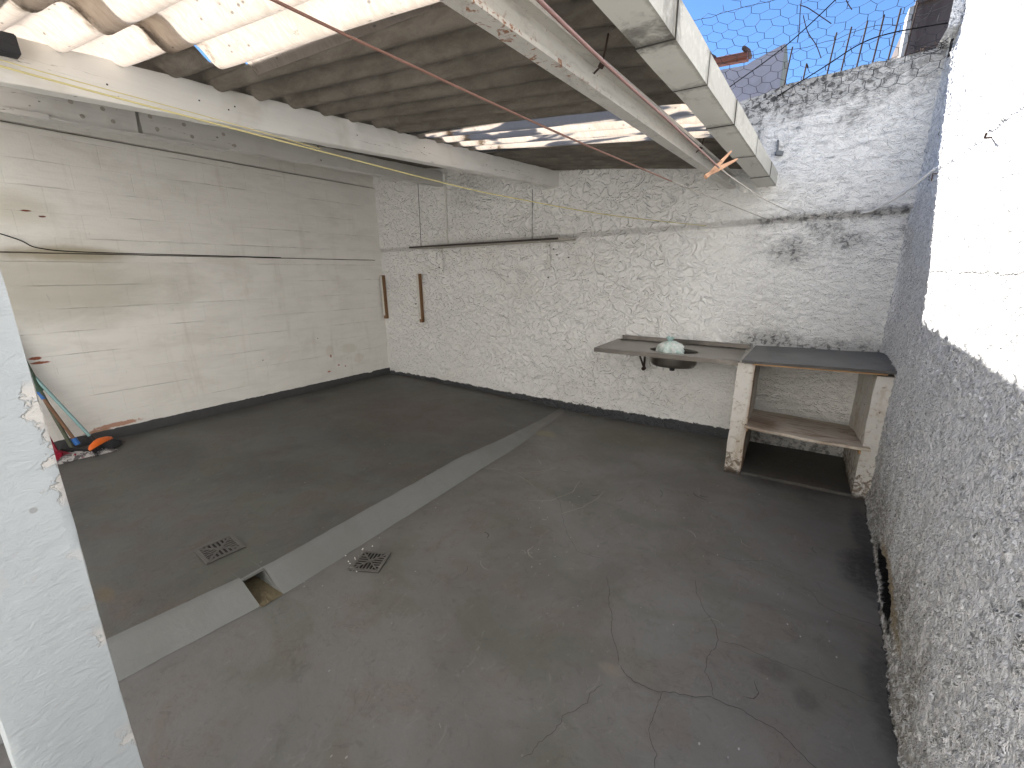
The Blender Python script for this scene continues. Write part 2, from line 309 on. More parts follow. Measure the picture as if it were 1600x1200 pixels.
# ------------------------------------------------------------------ mesh helper
class MB:
    def __init__(s): s.v = []; s.f = []; s.mi = []
    def add(s, vs, fs, mi=0):
        o = len(s.v); s.v += [Vector(v) for v in vs]; s.f += [tuple(i + o for i in f) for f in fs]; s.mi += [mi] * len(fs); return s
    def box(s, c, sz, rot=None, mi=0):
        c = Vector(c); R = Euler(rot).to_matrix() if rot is not None else Matrix.Identity(3)
        vs = [c + R @ Vector((x * sz[0] / 2, y * sz[1] / 2, z * sz[2] / 2)) for x in (-1, 1) for y in (-1, 1) for z in (-1, 1)]
        return s.add(vs, [(0, 1, 3, 2), (4, 6, 7, 5), (0, 4, 5, 1), (2, 3, 7, 6), (0, 2, 6, 4), (1, 5, 7, 3)], mi)
    def tube(s, pts, r, n=8, mi=0, cap=True):
        pts = [Vector(p) for p in pts]; rs = r if isinstance(r, (list, tuple)) else [r] * len(pts)
        prev = None; vs = []
        for i, p in enumerate(pts):
            d = (pts[min(i + 1, len(pts) - 1)] - pts[max(i - 1, 0)]).normalized()
            a = prev if prev is not None else (Vector((0, 0, 1)) if abs(d.z) < .9 else Vector((1, 0, 0)))
            e = (a - d * a.dot(d)).normalized(); prev = e; g = d.cross(e)
            vs += [p + (e * math.cos(2 * math.pi * k / n) + g * math.sin(2 * math.pi * k / n)) * rs[i] for k in range(n)]
        fs = [(i * n + k, i * n + (k + 1) % n, (i + 1) * n + (k + 1) % n, (i + 1) * n + k) for i in range(len(pts) - 1) for k in range(n)]
        if cap: fs += [tuple(range(n))[::-1], tuple((len(pts) - 1) * n + k for k in range(n))]
        return s.add(vs, fs, mi)
    def grid(s, fn, nu, nv, mi=0):
        vs = [fn(i / nu, j / nv) for i in range(nu + 1) for j in range(nv + 1)]
        fs = [(i * (nv + 1) + j, (i + 1) * (nv + 1) + j, (i + 1) * (nv + 1) + j + 1, i * (nv + 1) + j + 1) for i in range(nu) for j in range(nv)]
        return s.add(vs, fs, mi)
    def shell(s, fa, fb, nu, nv, mi=0):   # closed solid between two sheets
        o = len(s.v)
        s.grid(fa, nu, nv, mi); o2 = len(s.v); s.grid(fb, nu, nv, mi)
        w_ = nv + 1; idx = lambda i, j: i * w_ + j
        rim = [(i, 0) for i in range(nu)] + [(nu, j) for j in range(nv)] + [(i, nv) for i in range(nu, 0, -1)] + [(0, j) for j in range(nv, 0, -1)]
        for k in range(len(rim)):
            a = idx(*rim[k]); b = idx(*rim[(k + 1) % len(rim)])
            s.f.append((o + a, o + b, o2 + b, o2 + a)); s.mi.append(mi)
        return s
    def bar(s, p0, p1, w_, h, segs=40, jit=.0015, mi=0, top0=None, seed=0):
        # rectangular timber: p0,p1 = bottom centre line; slightly uneven edges
        p0 = Vector(p0); p1 = Vector(p1); d = (p1 - p0).normalized(); sx = Vector((d.y, -d.x, 0)).normalized(); up = Vector((0, 0, 1))
        prof = [(-.5, 0), (-.46, -.0), (.46, 0), (.5, .02), (.5, .5), (.5, .97), (.46, 1), (-.46, 1), (-.5, .97), (-.5, .5), (-.5, .02)]
        n = len(prof); vs = []
        for i in range(segs + 1):
            q = p0.lerp(p1, i / segs)
            for k, (a, b) in enumerate(prof):
                j = Vector((mnoise.noise(Vector((i * .7 + seed, k * 2.3, 1))), 0, mnoise.noise(Vector((i * .6, k * 1.9 + seed, 5))))) * jit * 2
                vs.append(q + sx * (a * w_ + j.x) + up * (b * h + j.z))
        fs = [(i * n + k, i * n + (k + 1) % n, (i + 1) * n + (k + 1) % n, (i + 1) * n + k) for i in range(segs) for k in range(n)]
        fs += [tuple(range(n))[::-1], tuple(segs * n + k for k in range(n))]
        return s.add(vs, fs, mi)
    def ribbon(s, pts, wid, z, mi=0, jit=.4, seed=0, sub=6, amp=.012):
        P = []; fr = 55 if mi == 1 else 12
        for i in range(len(pts) - 1):
            for k in range(sub):
                t_ = k / sub; P.append(Vector((pts[i][0] * (1 - t_) + pts[i + 1][0] * t_, pts[i][1] * (1 - t_) + pts[i + 1][1] * t_)))
        P.append(Vector(pts[-1][:2])); n = len(P); L_ = []; R_ = []
        for i, p in enumerate(P):
            d = (P[min(i + 1, n - 1)] - P[max(i - 1, 0)]); d.normalize(); nn = Vector((-d.y, d.x))
            off = mnoise.noise(Vector((p.x * fr + seed, p.y * fr, seed))) * amp + mnoise.noise(Vector((p.x * 16 + seed, p.y * 16, seed + 5))) * amp * 1.6
            ww = wid * (.55 + jit * (mnoise.noise(Vector((i * .9, seed * 3.3, 2))) + 1)) * min(1, .25 + i / 4, .25 + (n - 1 - i) / 4) / 2
            q = p + nn * off; L_.append((q.x + nn.x * ww, q.y + nn.y * ww, z)); R_.append((q.x - nn.x * ww, q.y - nn.y * ww, z))
        s.add(L_ + R_, [(i, i + 1, n + i + 1, n + i) for i in range(n - 1)], mi); return s
    def build(s, name, mats, parent=None, smooth=False, bevel=0, loc=None, fix=True):
        me = bpy.data.meshes.new(name)
        base = Vector(loc) if loc is not None else (parent['_w'] if parent is not None and '_w' in parent else Vector((0, 0, 0)))
        base = Vector(base)
        me.from_pydata([tuple(v - base) for v in s.v], [], s.f)
        for m in (mats if isinstance(mats, (list, tuple)) else [mats]): me.materials.append(m)
        me.polygons.foreach_set('material_index', s.mi)
        bm = bmesh.new(); bm.from_mesh(me)
        if fix: bmesh.ops.recalc_face_normals(bm, faces=bm.faces)
        if bevel:
            es = [e for e in bm.edges if len(e.link_faces) == 2 and e.calc_face_angle(0) > .6]
            bmesh.ops.bevel(bm, geom=es, offset=bevel, segments=2, affect='EDGES', clamp_overlap=True)
        bm.to_mesh(me); bm.free()
        if smooth:
            me.polygons.foreach_set('use_smooth', [True] * len(me.polygons))
            if smooth != 'all': me.set_sharp_from_angle(angle=.7)
        o = bpy.data.objects.new(name, me); COL.objects.link(o)
        if parent is not None:
            o.parent = parent
            W = Vector(WL.get(parent.name, (0, 0, 0))); 
            me.transform(Matrix.Translation(base - W))
            WL[o.name] = tuple(W)
        else:
            o.location = base; WL[o.name] = tuple(base)
        return o
WL = {}
def tag(o, label, cat=None, group=None, kind=None):
    if label: o['label'] = label
    if cat: o['category'] = cat
    if group: o['group'] = group
    if kind: o['kind'] = kind
    return o
def thing(name, loc, label, cat, group=None):
    o = bpy.data.objects.new(name, None); COL.objects.link(o); o.location = loc; o.empty_display_size = .05
    WL[o.name] = tuple(loc); return tag(o, label, cat, group)
def nz(x, y, z=0.0): return mnoise.noise(Vector((x, y, z)))
def xr(y): return .6716 - .0573 * (D - y)          # right wall plane
def xl(y): return -4.986 - .0445 * (D - y)         # left wall plane
def lerp(a, b, t_): return a + (b - a) * t_
def interp(x, X, Z):
    if x <= X[0]: return Z[0] + (x - X[0]) * (Z[1] - Z[0]) / (X[1] - X[0])
    for i in range(len(X) - 1):
        if x <= X[i + 1]: return lerp(Z[i], Z[i + 1], (x - X[i]) / (X[i + 1] - X[i]))
    return Z[-1] + (x - X[-1]) * (Z[-1] - Z[-2]) / (X[-1] - X[-2])
def zr(x, y):                                       # underside of the roof
    d = D - y
    return interp(x, [-5.4 - .045 * d, -3.77 - .045 * d, -2.21 - .045 * d, -.55 - .04 * d, -.2 - .04 * d],
                  [2.919 - .036 * d, 2.739 - .036 * d, 2.567 - .0625 * d, 2.385 - .026 * d, 2.346 - .026 * d])

# ------------------------------------------------------------------ materials
M = {}
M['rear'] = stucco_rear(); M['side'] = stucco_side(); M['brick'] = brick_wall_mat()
M['floor'] = floor_mat('worn_grey_painted_concrete', (.116, .111, .102), (.152, .149, .140), (.142, .115, .098), 0)
M['floor2'] = floor_mat('darker_grey_painted_concrete', (.072, .072, .066), (.102, .103, .095), (.115, .088, .072), 2)
M['kerb'] = floor_mat('fresh_grey_floor_paint', (.158, .163, .156), (.190, .195, .186), (.19, .185, .172), 4, kerb=True)
M['crack'] = simple('crack_shadowed_grout', (.055, .051, .046), .9, bump=0)
M['scratch'] = simple('pale_scratch', (.26, .25, .22), .8, var=.3, bump=0)
M['skirt'] = simple('dark_grey_skirting_paint', (.055, .056, .056), .55, var=.3, scale=14, bump=.002)
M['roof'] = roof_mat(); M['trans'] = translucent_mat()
M['beam'] = wood_paint('white_painted_timber', (.87, .855, .81), chips=.3)
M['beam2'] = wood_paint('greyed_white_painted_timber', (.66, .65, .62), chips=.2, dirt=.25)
M['steel'] = steel_paint(); M['gutter'] = gutter_mat()
M['seal'] = simple('dark_gutter_sealant', (.05, .048, .042), .8, var=.4)
M['stain'] = simple('dull_stainless_steel', (.27, .25, .225), .28, .95, var=.25, scale=5, bump=.0006, dirt=(.16, .14, .12), dscale=5, damt=.5, stretch=(.4, 1.5, 1))
M['lip'] = simple('dull_dark_steel_edge', (.13, .12, .11), .35, .9, var=.3, scale=4, bump=0, dirt=(.3, .28, .26), dscale=3, damt=.5, stretch=(.6, 1, 1))
M['black'] = simple('black_plastic', (.02, .02, .02), .5)
M['iron'] = simple('rusty_dark_iron', (.045, .026, .020), .85, .0, var=.4, scale=30)
M['wire'] = simple('weathered_galvanised_wire', (.03, .03, .032), .85, .0, var=.3, scale=30, bump=0)
M['white_metal'] = simple('white_enamelled_metal', (.66, .65, .61), .5, var=.1)
M['cable'] = simple('black_rubber_cable', (.012, .012, .012), .95, bump=0, spec=.05)
M['yellow'] = simple('yellow_nylon_line', (.62, .56, .27), .5, var=.1, bump=0)
M['copper'] = simple('pinkish_brown_plastic_line', (.22, .115, .088), .45, var=.15, bump=0)
M['maroon'] = simple('dull_maroon_plastic_line', (.21, .115, .10), .5, var=.15, bump=0)
M['grey_line'] = simple('greyed_nylon_line', (.33, .31, .27), .6, bump=0)
M['white_line'] = simple('white_plastic_cord', (.9, .9, .88), .5, bump=0)
M['peg'] = simple('weathered_peg_wood', (.46, .27, .17), .7, var=.25, scale=60, stretch=(.2, 1, 1), bump=.0005)
M['board'] = wood_paint('stained_white_plywood', (.56, .51, .44), (.13, .075, .04), 1.3, (.12, 1, 1), 1.0)
M['rawwood'] = simple('raw_broken_wood', (.42, .25, .12), .8, var=.4, scale=20, stretch=(.1, 1, 1), bump=.003)
M['shelfedge'] = simple('dark_varnished_edge', (.05, .04, .033), .6, var=.3)
M['batten'] = simple('bare_brown_timber', (.23, .125, .06), .7, var=.35, scale=30, stretch=(1, 1, .1))
M['whitepaint'] = simple('chalky_white_paint', (.68, .665, .62), .7, var=.1, dirt=(.4, .35, .26), dscale=9, damt=.5)
M['concrete_top'] = simple('dark_grey_painted_cement', (.115, .115, .112), .38, var=.25, scale=4, dirt=(.03, .03, .03), dscale=8, bump=.0015)

def board_mat():
    t = MT('whitewashed_dirty_plank', .75, 0, .25)
    g = t.noise(30, 6, .7, .6, t.sv((.06, 1, 1))); n = t.noise(7, 5, .7, .8, t.sv((.5, 1, 1)))
    c = t.mix(g, (.50, .42, .32), (.66, .60, .52)); c = t.mix(t.mul(t.st(n, .46, .66), .75), c, (.24, .15, .09))
    c = t.mix(t.mul(t.st(g, .56, .70), .7), c, (.13, .075, .04)); c = t.mix(t.mul(t.blob(t.x, t.y, -.10, 3.75, .13, .2, .6, n, .8), .7), c, (.11, .06, .035))
    t.set('Base Color', c); t.bump(g, .004); return t.m
M['board'] = board_mat()
def masonry():
    t = MT('dirty_whitewashed_masonry', .85, 0, .2)
    n = t.noise(5, 5, .65, .6); n2 = t.noise(24, 6, .75, .6); n3 = t.noise(60, 4, .7)
    c = t.mix(n, (.60, .57, .51), (.72, .70, .66))
    c = t.mix(t.mul(t.st(n2, .5, .68), .6), c, (.36, .28, .18))
    c = t.mix(t.mul(t.st(t.noise(6, 5, .7, .8, t.sv((1, 1, .35), (3, 0, 0))), .48, .68), .6), c, (.40, .31, .20))
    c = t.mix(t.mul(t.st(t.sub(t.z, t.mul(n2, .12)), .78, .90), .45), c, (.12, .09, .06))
    c = t.mix(t.mul(t.st(t.add(n2, t.st(t.z, .35, .0, 0, .18)), .60, .70), .8), c, (.12, .08, .05))
    edge = t.mul(t.blob(t.x, t.y, -.15, 3.72, .035, .12, .5, n2, .5), .75); c = t.mix(edge, c, (.30, .16, .07))
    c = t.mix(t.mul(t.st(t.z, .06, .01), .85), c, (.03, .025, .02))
    t.set('Base Color', c); t.bump(n2, .006); t.bump(n3, .002)
    return t.m
M['masonry'] = masonry()
def pillar_mat():
    t = MT('flaking_pale_blue_grey_paint', .6, 0, .4)
    n = t.noise(3, 4, .6, .5); n2 = t.noise(22, 5, .7, .5, t.sv((1, 1, 2.2)))
    c = t.mix(n, (.38, .415, .43), (.44, .47, .485)); c = t.mix(t.mul(t.st(t.noise(6, 4, .65, .6), .5, .7), .35), c, (.42, .41, .40))
    e = t.st(t.add(t.sub(.187, t.y), t.mul(t.sub(t.noise(14, 5, .75, .4), .5), .16)), .014, .004)
    ok = t.st(t.noise(3.8, 2, .5, 0, t.sv((0, 0, 1), (0, 0, 2.3))), .50, .56)
    fl = t.mul(e, ok); c = t.mix(fl, c, t.mix(n2, (.47, .45, .42), (.58, .565, .54)))
    sp = t.st(t.vor(9), .06, .04); c = t.mix(t.mul(sp, .6), c, (.22, .22, .21))
    t.set('Base Color', c); t.bump(t.mul(fl, -1), .0022); t.bump(n2, .0045); t.bump(t.noise(8, 3, .5), .006, .6)
    return t.m
M['pillar'] = pillar_mat()

# ------------------------------------------------------------------ ground and floors
def hk(y): return lerp(.088, .012, max(0, min(1, (y - 2.6) / 1.3)))     # kerb height along its length
def xk(y):                                                            # kerb: lower edge
    return -2.003 - (.08 * (max(0, .97 - y) / .6)) - .012 * nz(y * 1.3, 3) - .005 * nz(y * 9, 3) - .003 * nz(y * 27, 6) - (.05 * max(0, y - 3.2))
def xu(y): return xk(y) - .122 - .01 * max(0, .97 - y) + .03 * max(0, y - 2.5)   # kerb: upper edge
g = MB(); g.grid(lambda u, v: (lerp(-60, 60, u), lerp(-60, 60, v), -.25), 2, 2)
tag(g.build('ground', simple('dusty_outside_ground', (.22, .18, .14), .9), fix=False), None, kind='structure')
fl = MB()
YA, YB = -2.4, 4.5
def ff(u, v):
    y = lerp(YA, YB, v); x = lerp(xk(y), xr(y) + .06, u); return (x, y, .0015 * nz(x * 2, y * 2) + .002 * nz(x * .6, y * .6, 4))
fl.grid(ff, 60, 160)
CR = {'c1': [(-0.559, 0.938), (-0.535, 1.0), (-0.505, 1.109), (-0.51, 1.142), (-0.451, 1.235), (-0.455, 1.272), (-0.431, 1.342)],
'c2': [(-0.402, 1.456), (-0.375, 1.428), (-0.337, 1.415), (-0.227, 1.428), (-0.167, 1.46), (-0.05, 1.506), (0.039, 1.511), (0.112, 1.502), (0.164, 1.489), (0.213, 1.46), (0.26, 1.428), (.33, 1.38)],
'c3': [(-0.645, 1.944), (-0.603, 1.871), (-0.562, 1.76), (-0.516, 1.684), (-0.492, 1.594), (-0.44, 1.53), (-0.402, 1.456)],
'c4': [(-0.24, 2.173), (-0.214, 2.068), (-0.159, 1.97), (-0.104, 1.884), (-0.078, 1.809), (-0.105, 1.699), (-0.102, 1.614), (-0.068, 1.563), (-0.053, 1.505)],
'c5': [(-0.076, 1.81), (-0.012, 1.824), (0.063, 1.821), (0.135, 1.817), (0.194, 1.816), (0.261, 1.82), (0.333, 1.815), (0.403, 1.811), (0.478, 1.812)],
'c6': [(-0.304, 2.49), (-0.19, 2.438), (-0.09, 2.443), (0.055, 2.533), (0.136, 2.514), (0.251, 2.494)],
'c7': [(0.214, 2.408), (0.273, 2.373), (0.305, 2.304), (0.381, 2.277), (0.475, 2.276), (0.525, 2.279)],
'c8': [(-0.227, 1.428), (-0.225, 1.397), (-0.231, 1.305), (-0.221, 1.23), (-0.186, 1.188), (-0.165, 1.10)],
'c9': [(-1.291, 2.61), (-1.178, 2.494), (-1.076, 2.308), (-0.953, 2.15), (-0.866, 2.06), (-0.715, 2.065)]}
SC = {'s1': [(-1.723, 2.719), (-1.539, 2.804), (-1.455, 3.008)], 's2': [(-1.387, 2.408), (-1.253, 2.492), (-1.179, 2.681), (-1.207, 2.898)],
's3': [(-1.145, 2.324), (-1.031, 2.52), (-0.993, 2.678), (-0.983, 2.828)], 's4': [(-2.0, 2.658), (-1.819, 2.719), (-1.612, 2.689), (-1.439, 2.605)],
's5': [(-1.965, 3.277), (-1.761, 3.331), (-1.585, 3.305)], 's6': [(-1.692, 2.73), (-1.543, 2.857), (-1.461, 3.017)]}
for i, (k, p) in enumerate(CR.items()): fl.ribbon(p, {'c2': .0023, 'c1': .0016, 'c9': .0012, 'c6': .0014}.get(k, .0017), .0055, 1, .55, i * 3.7, 9, .006)
for i, (k, p) in enumerate(SC.items()): fl.ribbon(p, .005, .0052, 2, .3, i * 5.1, 8, .003)
rs = random.Random(5)
for i in range(34):
    x0 = rs.uniform(-1.8, .4); y0_ = rs.uniform(.7, 4.0); a = rs.uniform(0, 6.28); ln = rs.uniform(.02, .14); k_ = rs.uniform(-1.5, 1.5)
    fl.ribbon([(x0 + ln * t_ * math.cos(a + k_ * t_), y0_ + ln * t_ * math.sin(a + k_ * t_)) for t_ in (0, .33, .66, 1)], rs.choice((.0015, .0025, .005)), .0050, 2 if i % 3 else 1, .6, i * 2.3, 4, .004)
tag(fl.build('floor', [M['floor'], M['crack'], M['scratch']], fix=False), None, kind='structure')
rf = MB()
def f2(u, v):
    y = lerp(YA, YB, v); x = lerp(xl(y) - .05, xu(y), u); return (x, y, lerp(.086, hk(y), u ** 2) + .002 * nz(x, y, 9))
rf.grid(f2, 60, 160)
tag(rf.build('raised_floor', M['floor2'], fix=False), None, kind='structure')
kb = MB()
NY0, NY1 = .852, .958
def kseg(y0, y1, n):
    def fn(u, v):
        y = lerp(y0, y1, u); x0 = xk(y) + .012; x1 = xu(y); hz = hk(y) + .002
        prof = [(x0 + .02, .002), (x0, .012), (lerp(x0, x1, .25), hz * .30), (lerp(x0, x1, .8), hz * .90), (x1 + .006, hz + .001), (x1 - .012, hz + .0035)]
        i = min(int(v * 5 + 1e-6), 5); p = prof[i]
        return (p[0] + .004 * nz(y * 9, i), y, p[1] + .0015 * nz(y * 7, i + 5))
    kb.grid(fn, n, 5)
kseg(YA, NY0, 60); kseg(NY1, YB - .06, 60)
xb_, xt_ = xk(.9) + .01, xu(.9)
for yy in (NY0, NY1):
    s_ = -1 if yy == NY0 else 1
    kb.add([(xb_ + .02, yy, .0), (xt_, yy, .09), (xt_ - .14, yy, .088), (xt_ - .14, yy, -.06), (xb_ + .02, yy, -.06)], [(0, 1, 2, 3, 4)])
kb.box((xt_ - .004, (NY0 + NY1) / 2, .0835), (.016, NY1 - NY0 + .004, .011))
tag(kb.build('kerb_strip', M['kerb'], smooth=True, fix=False), None, kind='structure')
nt = MB(); nt.grid(lambda u, v: (lerp(xb_ + .03, xt_ - .14, u), lerp(NY0 - .001, NY1 + .001, v), .004 + .006 * nz(u * 5, v * 4)), 10, 8)
nt.box((xt_ - .142, (NY0 + NY1) / 2, .02), (.01, NY1 - NY0 + .02, .13))
tag(nt.build('drain_channel_bed', simple('silt_and_grit', (.13, .105, .06), .95, var=.5, scale=60, bump=.004), fix=False), None, kind='structure')

# ------------------------------------------------------------------ walls
def zled(x): return 1.978 + .0255 * x
bw = MB()
def fb(u, v):
    x = lerp(-5.12, xr(D) + .05, u); zt = 2.90 if x < -.6 else interp(x, [-.6, -.2, .4, .8], [2.90, 2.975, 3.005, 3.02])
    zt += .012 * nz(x * 6, 2) + .008 * nz(x * 23, 7)
    z = lerp(-.05, zt, v)
    zl_ = zled(x) + .006 * nz(x * 3, 1); up = max(0, min(1, (z - zl_ + .022) / .044)); up = up * up * (3 - 2 * up)
    y = D + .012 * nz(x * .9, z * .9, 3) - .026 * up
    return (x, y, z)
bw.grid(fb, 470, 250)
rw_ = thing('rear_wall', (-2.2, D, 0), 'long rough white stucco rear wall with black mould along its top and ledge', 'wall')
bw.build('stucco_face', M['rear'], rw_, smooth='all', fix=False)
cp = MB()
def fc(u, v):
    x = lerp(-5.12, .8, u); zt = 2.90 if x < -.6 else interp(x, [-.6, -.2, .4, .8], [2.90, 2.975, 3.005, 3.02])
    zt += .012 * nz(x * 6, 2) + .008 * nz(x * 23, 7)
    return (x, lerp(D - .026, D + .2, v) + .004 * nz(x * 9, v * 3), zt + .004 * nz(x * 14, v * 4) * (0 if v == 0 else 1))
cp.grid(fc, 200, 6); cp.grid(lambda u, v: (lerp(-5.12, .8, u), D + .2, lerp(-.2, fc(u, 1)[2], v)), 60, 2)
cp.build('wall_top', simple('mouldy_cement_coping', (.24, .23, .21), .9, var=.5, scale=14, bump=.004, dirt=(.04, .04, .035), dscale=7, damt=.9), rw_, fix=False)

sw = MB()
def fs_(u, v):
    y = lerp(YA, D + .03, 1 - (1 - u) ** 1.0); z = lerp(-.05, 3.75, v)
    fil = .07 * math.exp(-((D - y) / .05)) 
    x = xr(y) + .016 * nz(y * .9, z * .8, 7) + .007 * nz(y * 3.1, z * 2.2, 5) - fil * .6
    if z < .12: x -= .02 * (1 - z / .12)
    if z > 3.03: y = min(y, 4.18 + .02 * nz(z * 5, 3))
    hd = ((y - 2.55) / .30) ** 2 + ((z - .085) / .04) ** 2
    if hd < 1: x += .03 * (1 - hd) ** .5
    return (x, y, z)
sw.grid(fs_, 620, 300)
rsw = thing('side_wall', (.6, 1.5, 0), 'tall coarse white roughcast wall on the right, sunlit at its top', 'wall')
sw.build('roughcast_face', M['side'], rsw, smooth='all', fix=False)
lw = MB()
def fl_(u, v):
    y = lerp(YA, D + .02, u); z = lerp(0, 3.05, v)
    a = max(0, min(1, (z - 1.722) / .012)); b = max(0, min(1, (z - 2.655) / .012))
    x = xl(y) + .008 * nz(y * .8, z * .8, 13) - .0 + .013 * a - .03 * b
    return (x, y, z)
lw.grid(fl_, 300, 250)
lwt = thing('left_wall', (-5.05, 2, .086), 'long white painted block wall on the left with faint courses and dark skirting', 'wall')
lw.build('block_face', M['brick'], lwt, smooth=True, fix=False)
ll = MB()
P3 = [(xl(y) + .010, y, 1.722 + .004 * nz(y * 4, 1)) for y in [YA + i * .06 for i in range(int((D - YA) / .06))]]
ll.tube(P3, [.0045 + .003 * (nz(i * .21, 4)) for i in range(len(P3))], 5)
P3 = [(xl(y) + .006, y, 2.655 + .006 * nz(y * 2.5, 1)) for y in [YA + i * .08 for i in range(int((D - YA) / .08))]]
ll.tube(P3, [.0025 + .002 * (nz(i * .3, 8)) for i in range(len(P3))], 5)
ll.build('step_line', simple('dark_step_line', (.07, .055, .04), .9, bump=0), lwt)  # thin dark lines drawn along the two steps of the left wall
sk = MB()
def fsk(u, v):
    y = lerp(YA, D, u); top = .178 + .006 * nz(y * 8, 2) + .006 * nz(y * 31, 5) - (.012 if 4.05 < y < 4.12 else 0)
    prof = [(.016, .07), (.014, top - .012), (.010, top), (-.01, top + .001)]
    i = min(3, int(v * 3 + 1e-6)); p = prof[i]; return (xl(y) + p[0] + .003 * nz(y * 12, i), y, p[1])
sk.grid(fsk, 300, 3)
sk.build('skirting', M['skirt'], lwt, smooth=True, fix=False)

# unseen wall added behind the photographer to bounce sunlight into the yard
hb = thing('bounce_wall', (-2, -2.3, 0), 'unseen plain white wall added behind the viewer to bounce sunlight', 'wall')
hw = MB(); hw.box((-2.2, -2.4, 2.2), (6.8, .2, 4.7)); hw.build('bounce_face', simple('cream_bounce_paint', (.86, .84, .80), .8, var=.02, bump=0), hb, bevel=.01)
yt = MB(); yt.box((-2.2, -1.55, .06), (6.0, 1.5, .13)); tag(yt.build('bounce_paving', simple('pale_bounce_tiles', (.76, .74, .70), .7, var=.08, bump=0)), None, kind='structure')  # unseen pale paving, added to bounce sunlight under the roof

# pillar beside the photographer
pm = thing('pillar', (-1.235, .104, .086), 'pale blue grey pillar with flaking paint at the left foreground', 'pillar')
pb = MB()
def fp(i, z):
    c = [(-1.15, .022), (-1.15, .187), (-1.32, .187), (-1.32, .022)]
    out = []
    for k in range(4):
        a = Vector(c[k]); b = Vector(c[(k + 1) % 4]); 
        for t_ in (.012, .1, .3, .5, .7, .9, .988): out.append(a.lerp(b, t_))
    return out
rings = 110; vs_ = []
for i in range(rings + 1):
    z = lerp(-.02, 2.34, i / rings); ring = fp(0, z)
    cen = Vector((-1.235, .104))
    for k, p in enumerate(ring):
        d = (p - cen).normalized(); q = p + d * (.0035 * nz(z * 3, k * .37, 2) + .0014 * nz(z * 17, k * .9, 5)); vs_.append((q.x, q.y, z))
n_ = 28
pb.add(vs_, [(i * n_ + k, i * n_ + (k + 1) % n_, (i + 1) * n_ + (k + 1) % n_, (i + 1) * n_ + k) for i in range(rings) for k in range(n_)] + [tuple(rings * n_ + k for k in range(n_))])
pb.build('shaft', M['pillar'], pm, smooth=True)

# ------------------------------------------------------------------ roof
A_ = .029; PIT = .177
roof = thing('corrugated_roof', (-2.4, 2, 2.45), 'low lean-to roof of grey corrugated sheets with pale translucent panels', 'roof')
def sheet(x0f, x1f, y0, y1, mat, name, dz=0, label=None):
    ny = max(8, int((y1 - y0) / PIT * 14)); nx = 26
    def base(u, v):
        y = lerp(y0, y1, v); x = lerp(x0f(y), x1f(y), u)
        ph = 2 * math.pi * (y - 1.06 - .03 * (x + 2)) / PIT
        z = zr(x, y) + A_ * (1 - math.cos(ph)) + dz + .002 * nz(x * 1.5, y * 1.5, dz * 100) + .0012 * nz(x * 9, y * 9, 3)
        return (x + .004 * nz(y * 9, x0f(y) * 3), y + .03 * (x + 2), z)
    m = MB(); m.shell(base, lambda u, v: (base(u, v)[0], base(u, v)[1], base(u, v)[2] + .006), nx, ny)
    o = m.build(name, mat, roof, smooth=True)
    if label: o['label'] = label
b1x = lambda y: -2.21 - .045 * (D - y)
low = lambda y: -.300 - .033 * (D - y)
left = lambda y: xl(y) - .06
sheet(lambda y: b1x(y) - .09, low, .02, .16, M['roof'], 'roof_sheet', .006)
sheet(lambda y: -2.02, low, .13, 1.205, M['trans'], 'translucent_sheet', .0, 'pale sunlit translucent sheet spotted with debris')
sheet(lambda y: b1x(y) - .09, low, 1.18, 2.44, M['roof'], 'roof_sheet', .006)
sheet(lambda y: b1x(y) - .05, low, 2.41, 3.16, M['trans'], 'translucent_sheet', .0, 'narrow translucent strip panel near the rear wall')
sheet(lambda y: b1x(y) - .09, low, 3.12, 4.47, M['roof'], 'roof_sheet', .006)
sheet(left, lambda y: -1.86, .02, .50, M['roof'], 'roof_sheet', .016)
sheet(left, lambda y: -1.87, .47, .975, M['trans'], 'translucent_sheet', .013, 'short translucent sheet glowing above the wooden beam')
sheet(left, lambda y: b1x(y) + .30, .95, 2.0, M['roof'], 'roof_sheet', .016)
sheet(left, lambda y: b1x(y) + .07, 1.98, 3.08, M['roof'], 'roof_sheet', .014)
sheet(left, lambda y: b1x(y) + .07, 3.05, 4.56, M['roof'], 'roof_sheet', .016)

# timber beams
def hook_marks(mb, pts, r=.004):
    for p in pts: mb.tube([Vector(p) - Vector((.004, 0, 0)), Vector(p) + Vector((.003, 0, 0))], r, 8)
y0, y1 = -.05, D - .022
b1 = thing('timber_beam', (-2.3, 1.8, 2.3), 'thick white wooden beam crossing the whole picture under the grey roof sheets', 'beam', 'white timber beams under the roof')
m = MB(); m.bar((-2.247 - .045 * (D - y0), y0, 2.414 - .0535 * (D - y0)), (-2.247, y1, 2.414), .075, .150, 70, .002, seed=1)
m.build('beam_body', M['beam'], b1, smooth=True)
m = MB()
for (yy, f) in ((1.12, .5), (1.24, .42), (1.27, .55), (1.95, .5), (2.5, .6), (3.2, .45), (.8, .4)):
    hook_marks(m, [(-2.210 - .045 * (D - yy), yy, 2.414 - .0535 * (D - yy) + .15 * f)], .0035)
m.build('nail_hole', M['crack'], b1)
b2 = thing('timber_beam', (-3.85, 1.8, 2.5), 'greyish white spliced wooden beam with bolt heads, the one nearer the left wall', 'beam', 'white timber beams under the roof')
m = MB(); m.bar((-3.812 - .045 * (D - y0), y0, 2.568 - .028 * (D - y0)), (-3.812 - .045 * (D - 1.44), 1.44, 2.568 - .028 * (D - 1.44)), .08, .165, 40, .002, seed=3)
m.bar((-3.812 - .045 * (D - 1.465), 1.465, 2.570 - .028 * (D - 1.465)), (-3.812, y1, 2.570), .08, .160, 50, .002, seed=4)
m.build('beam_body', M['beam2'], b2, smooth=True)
m = MB()
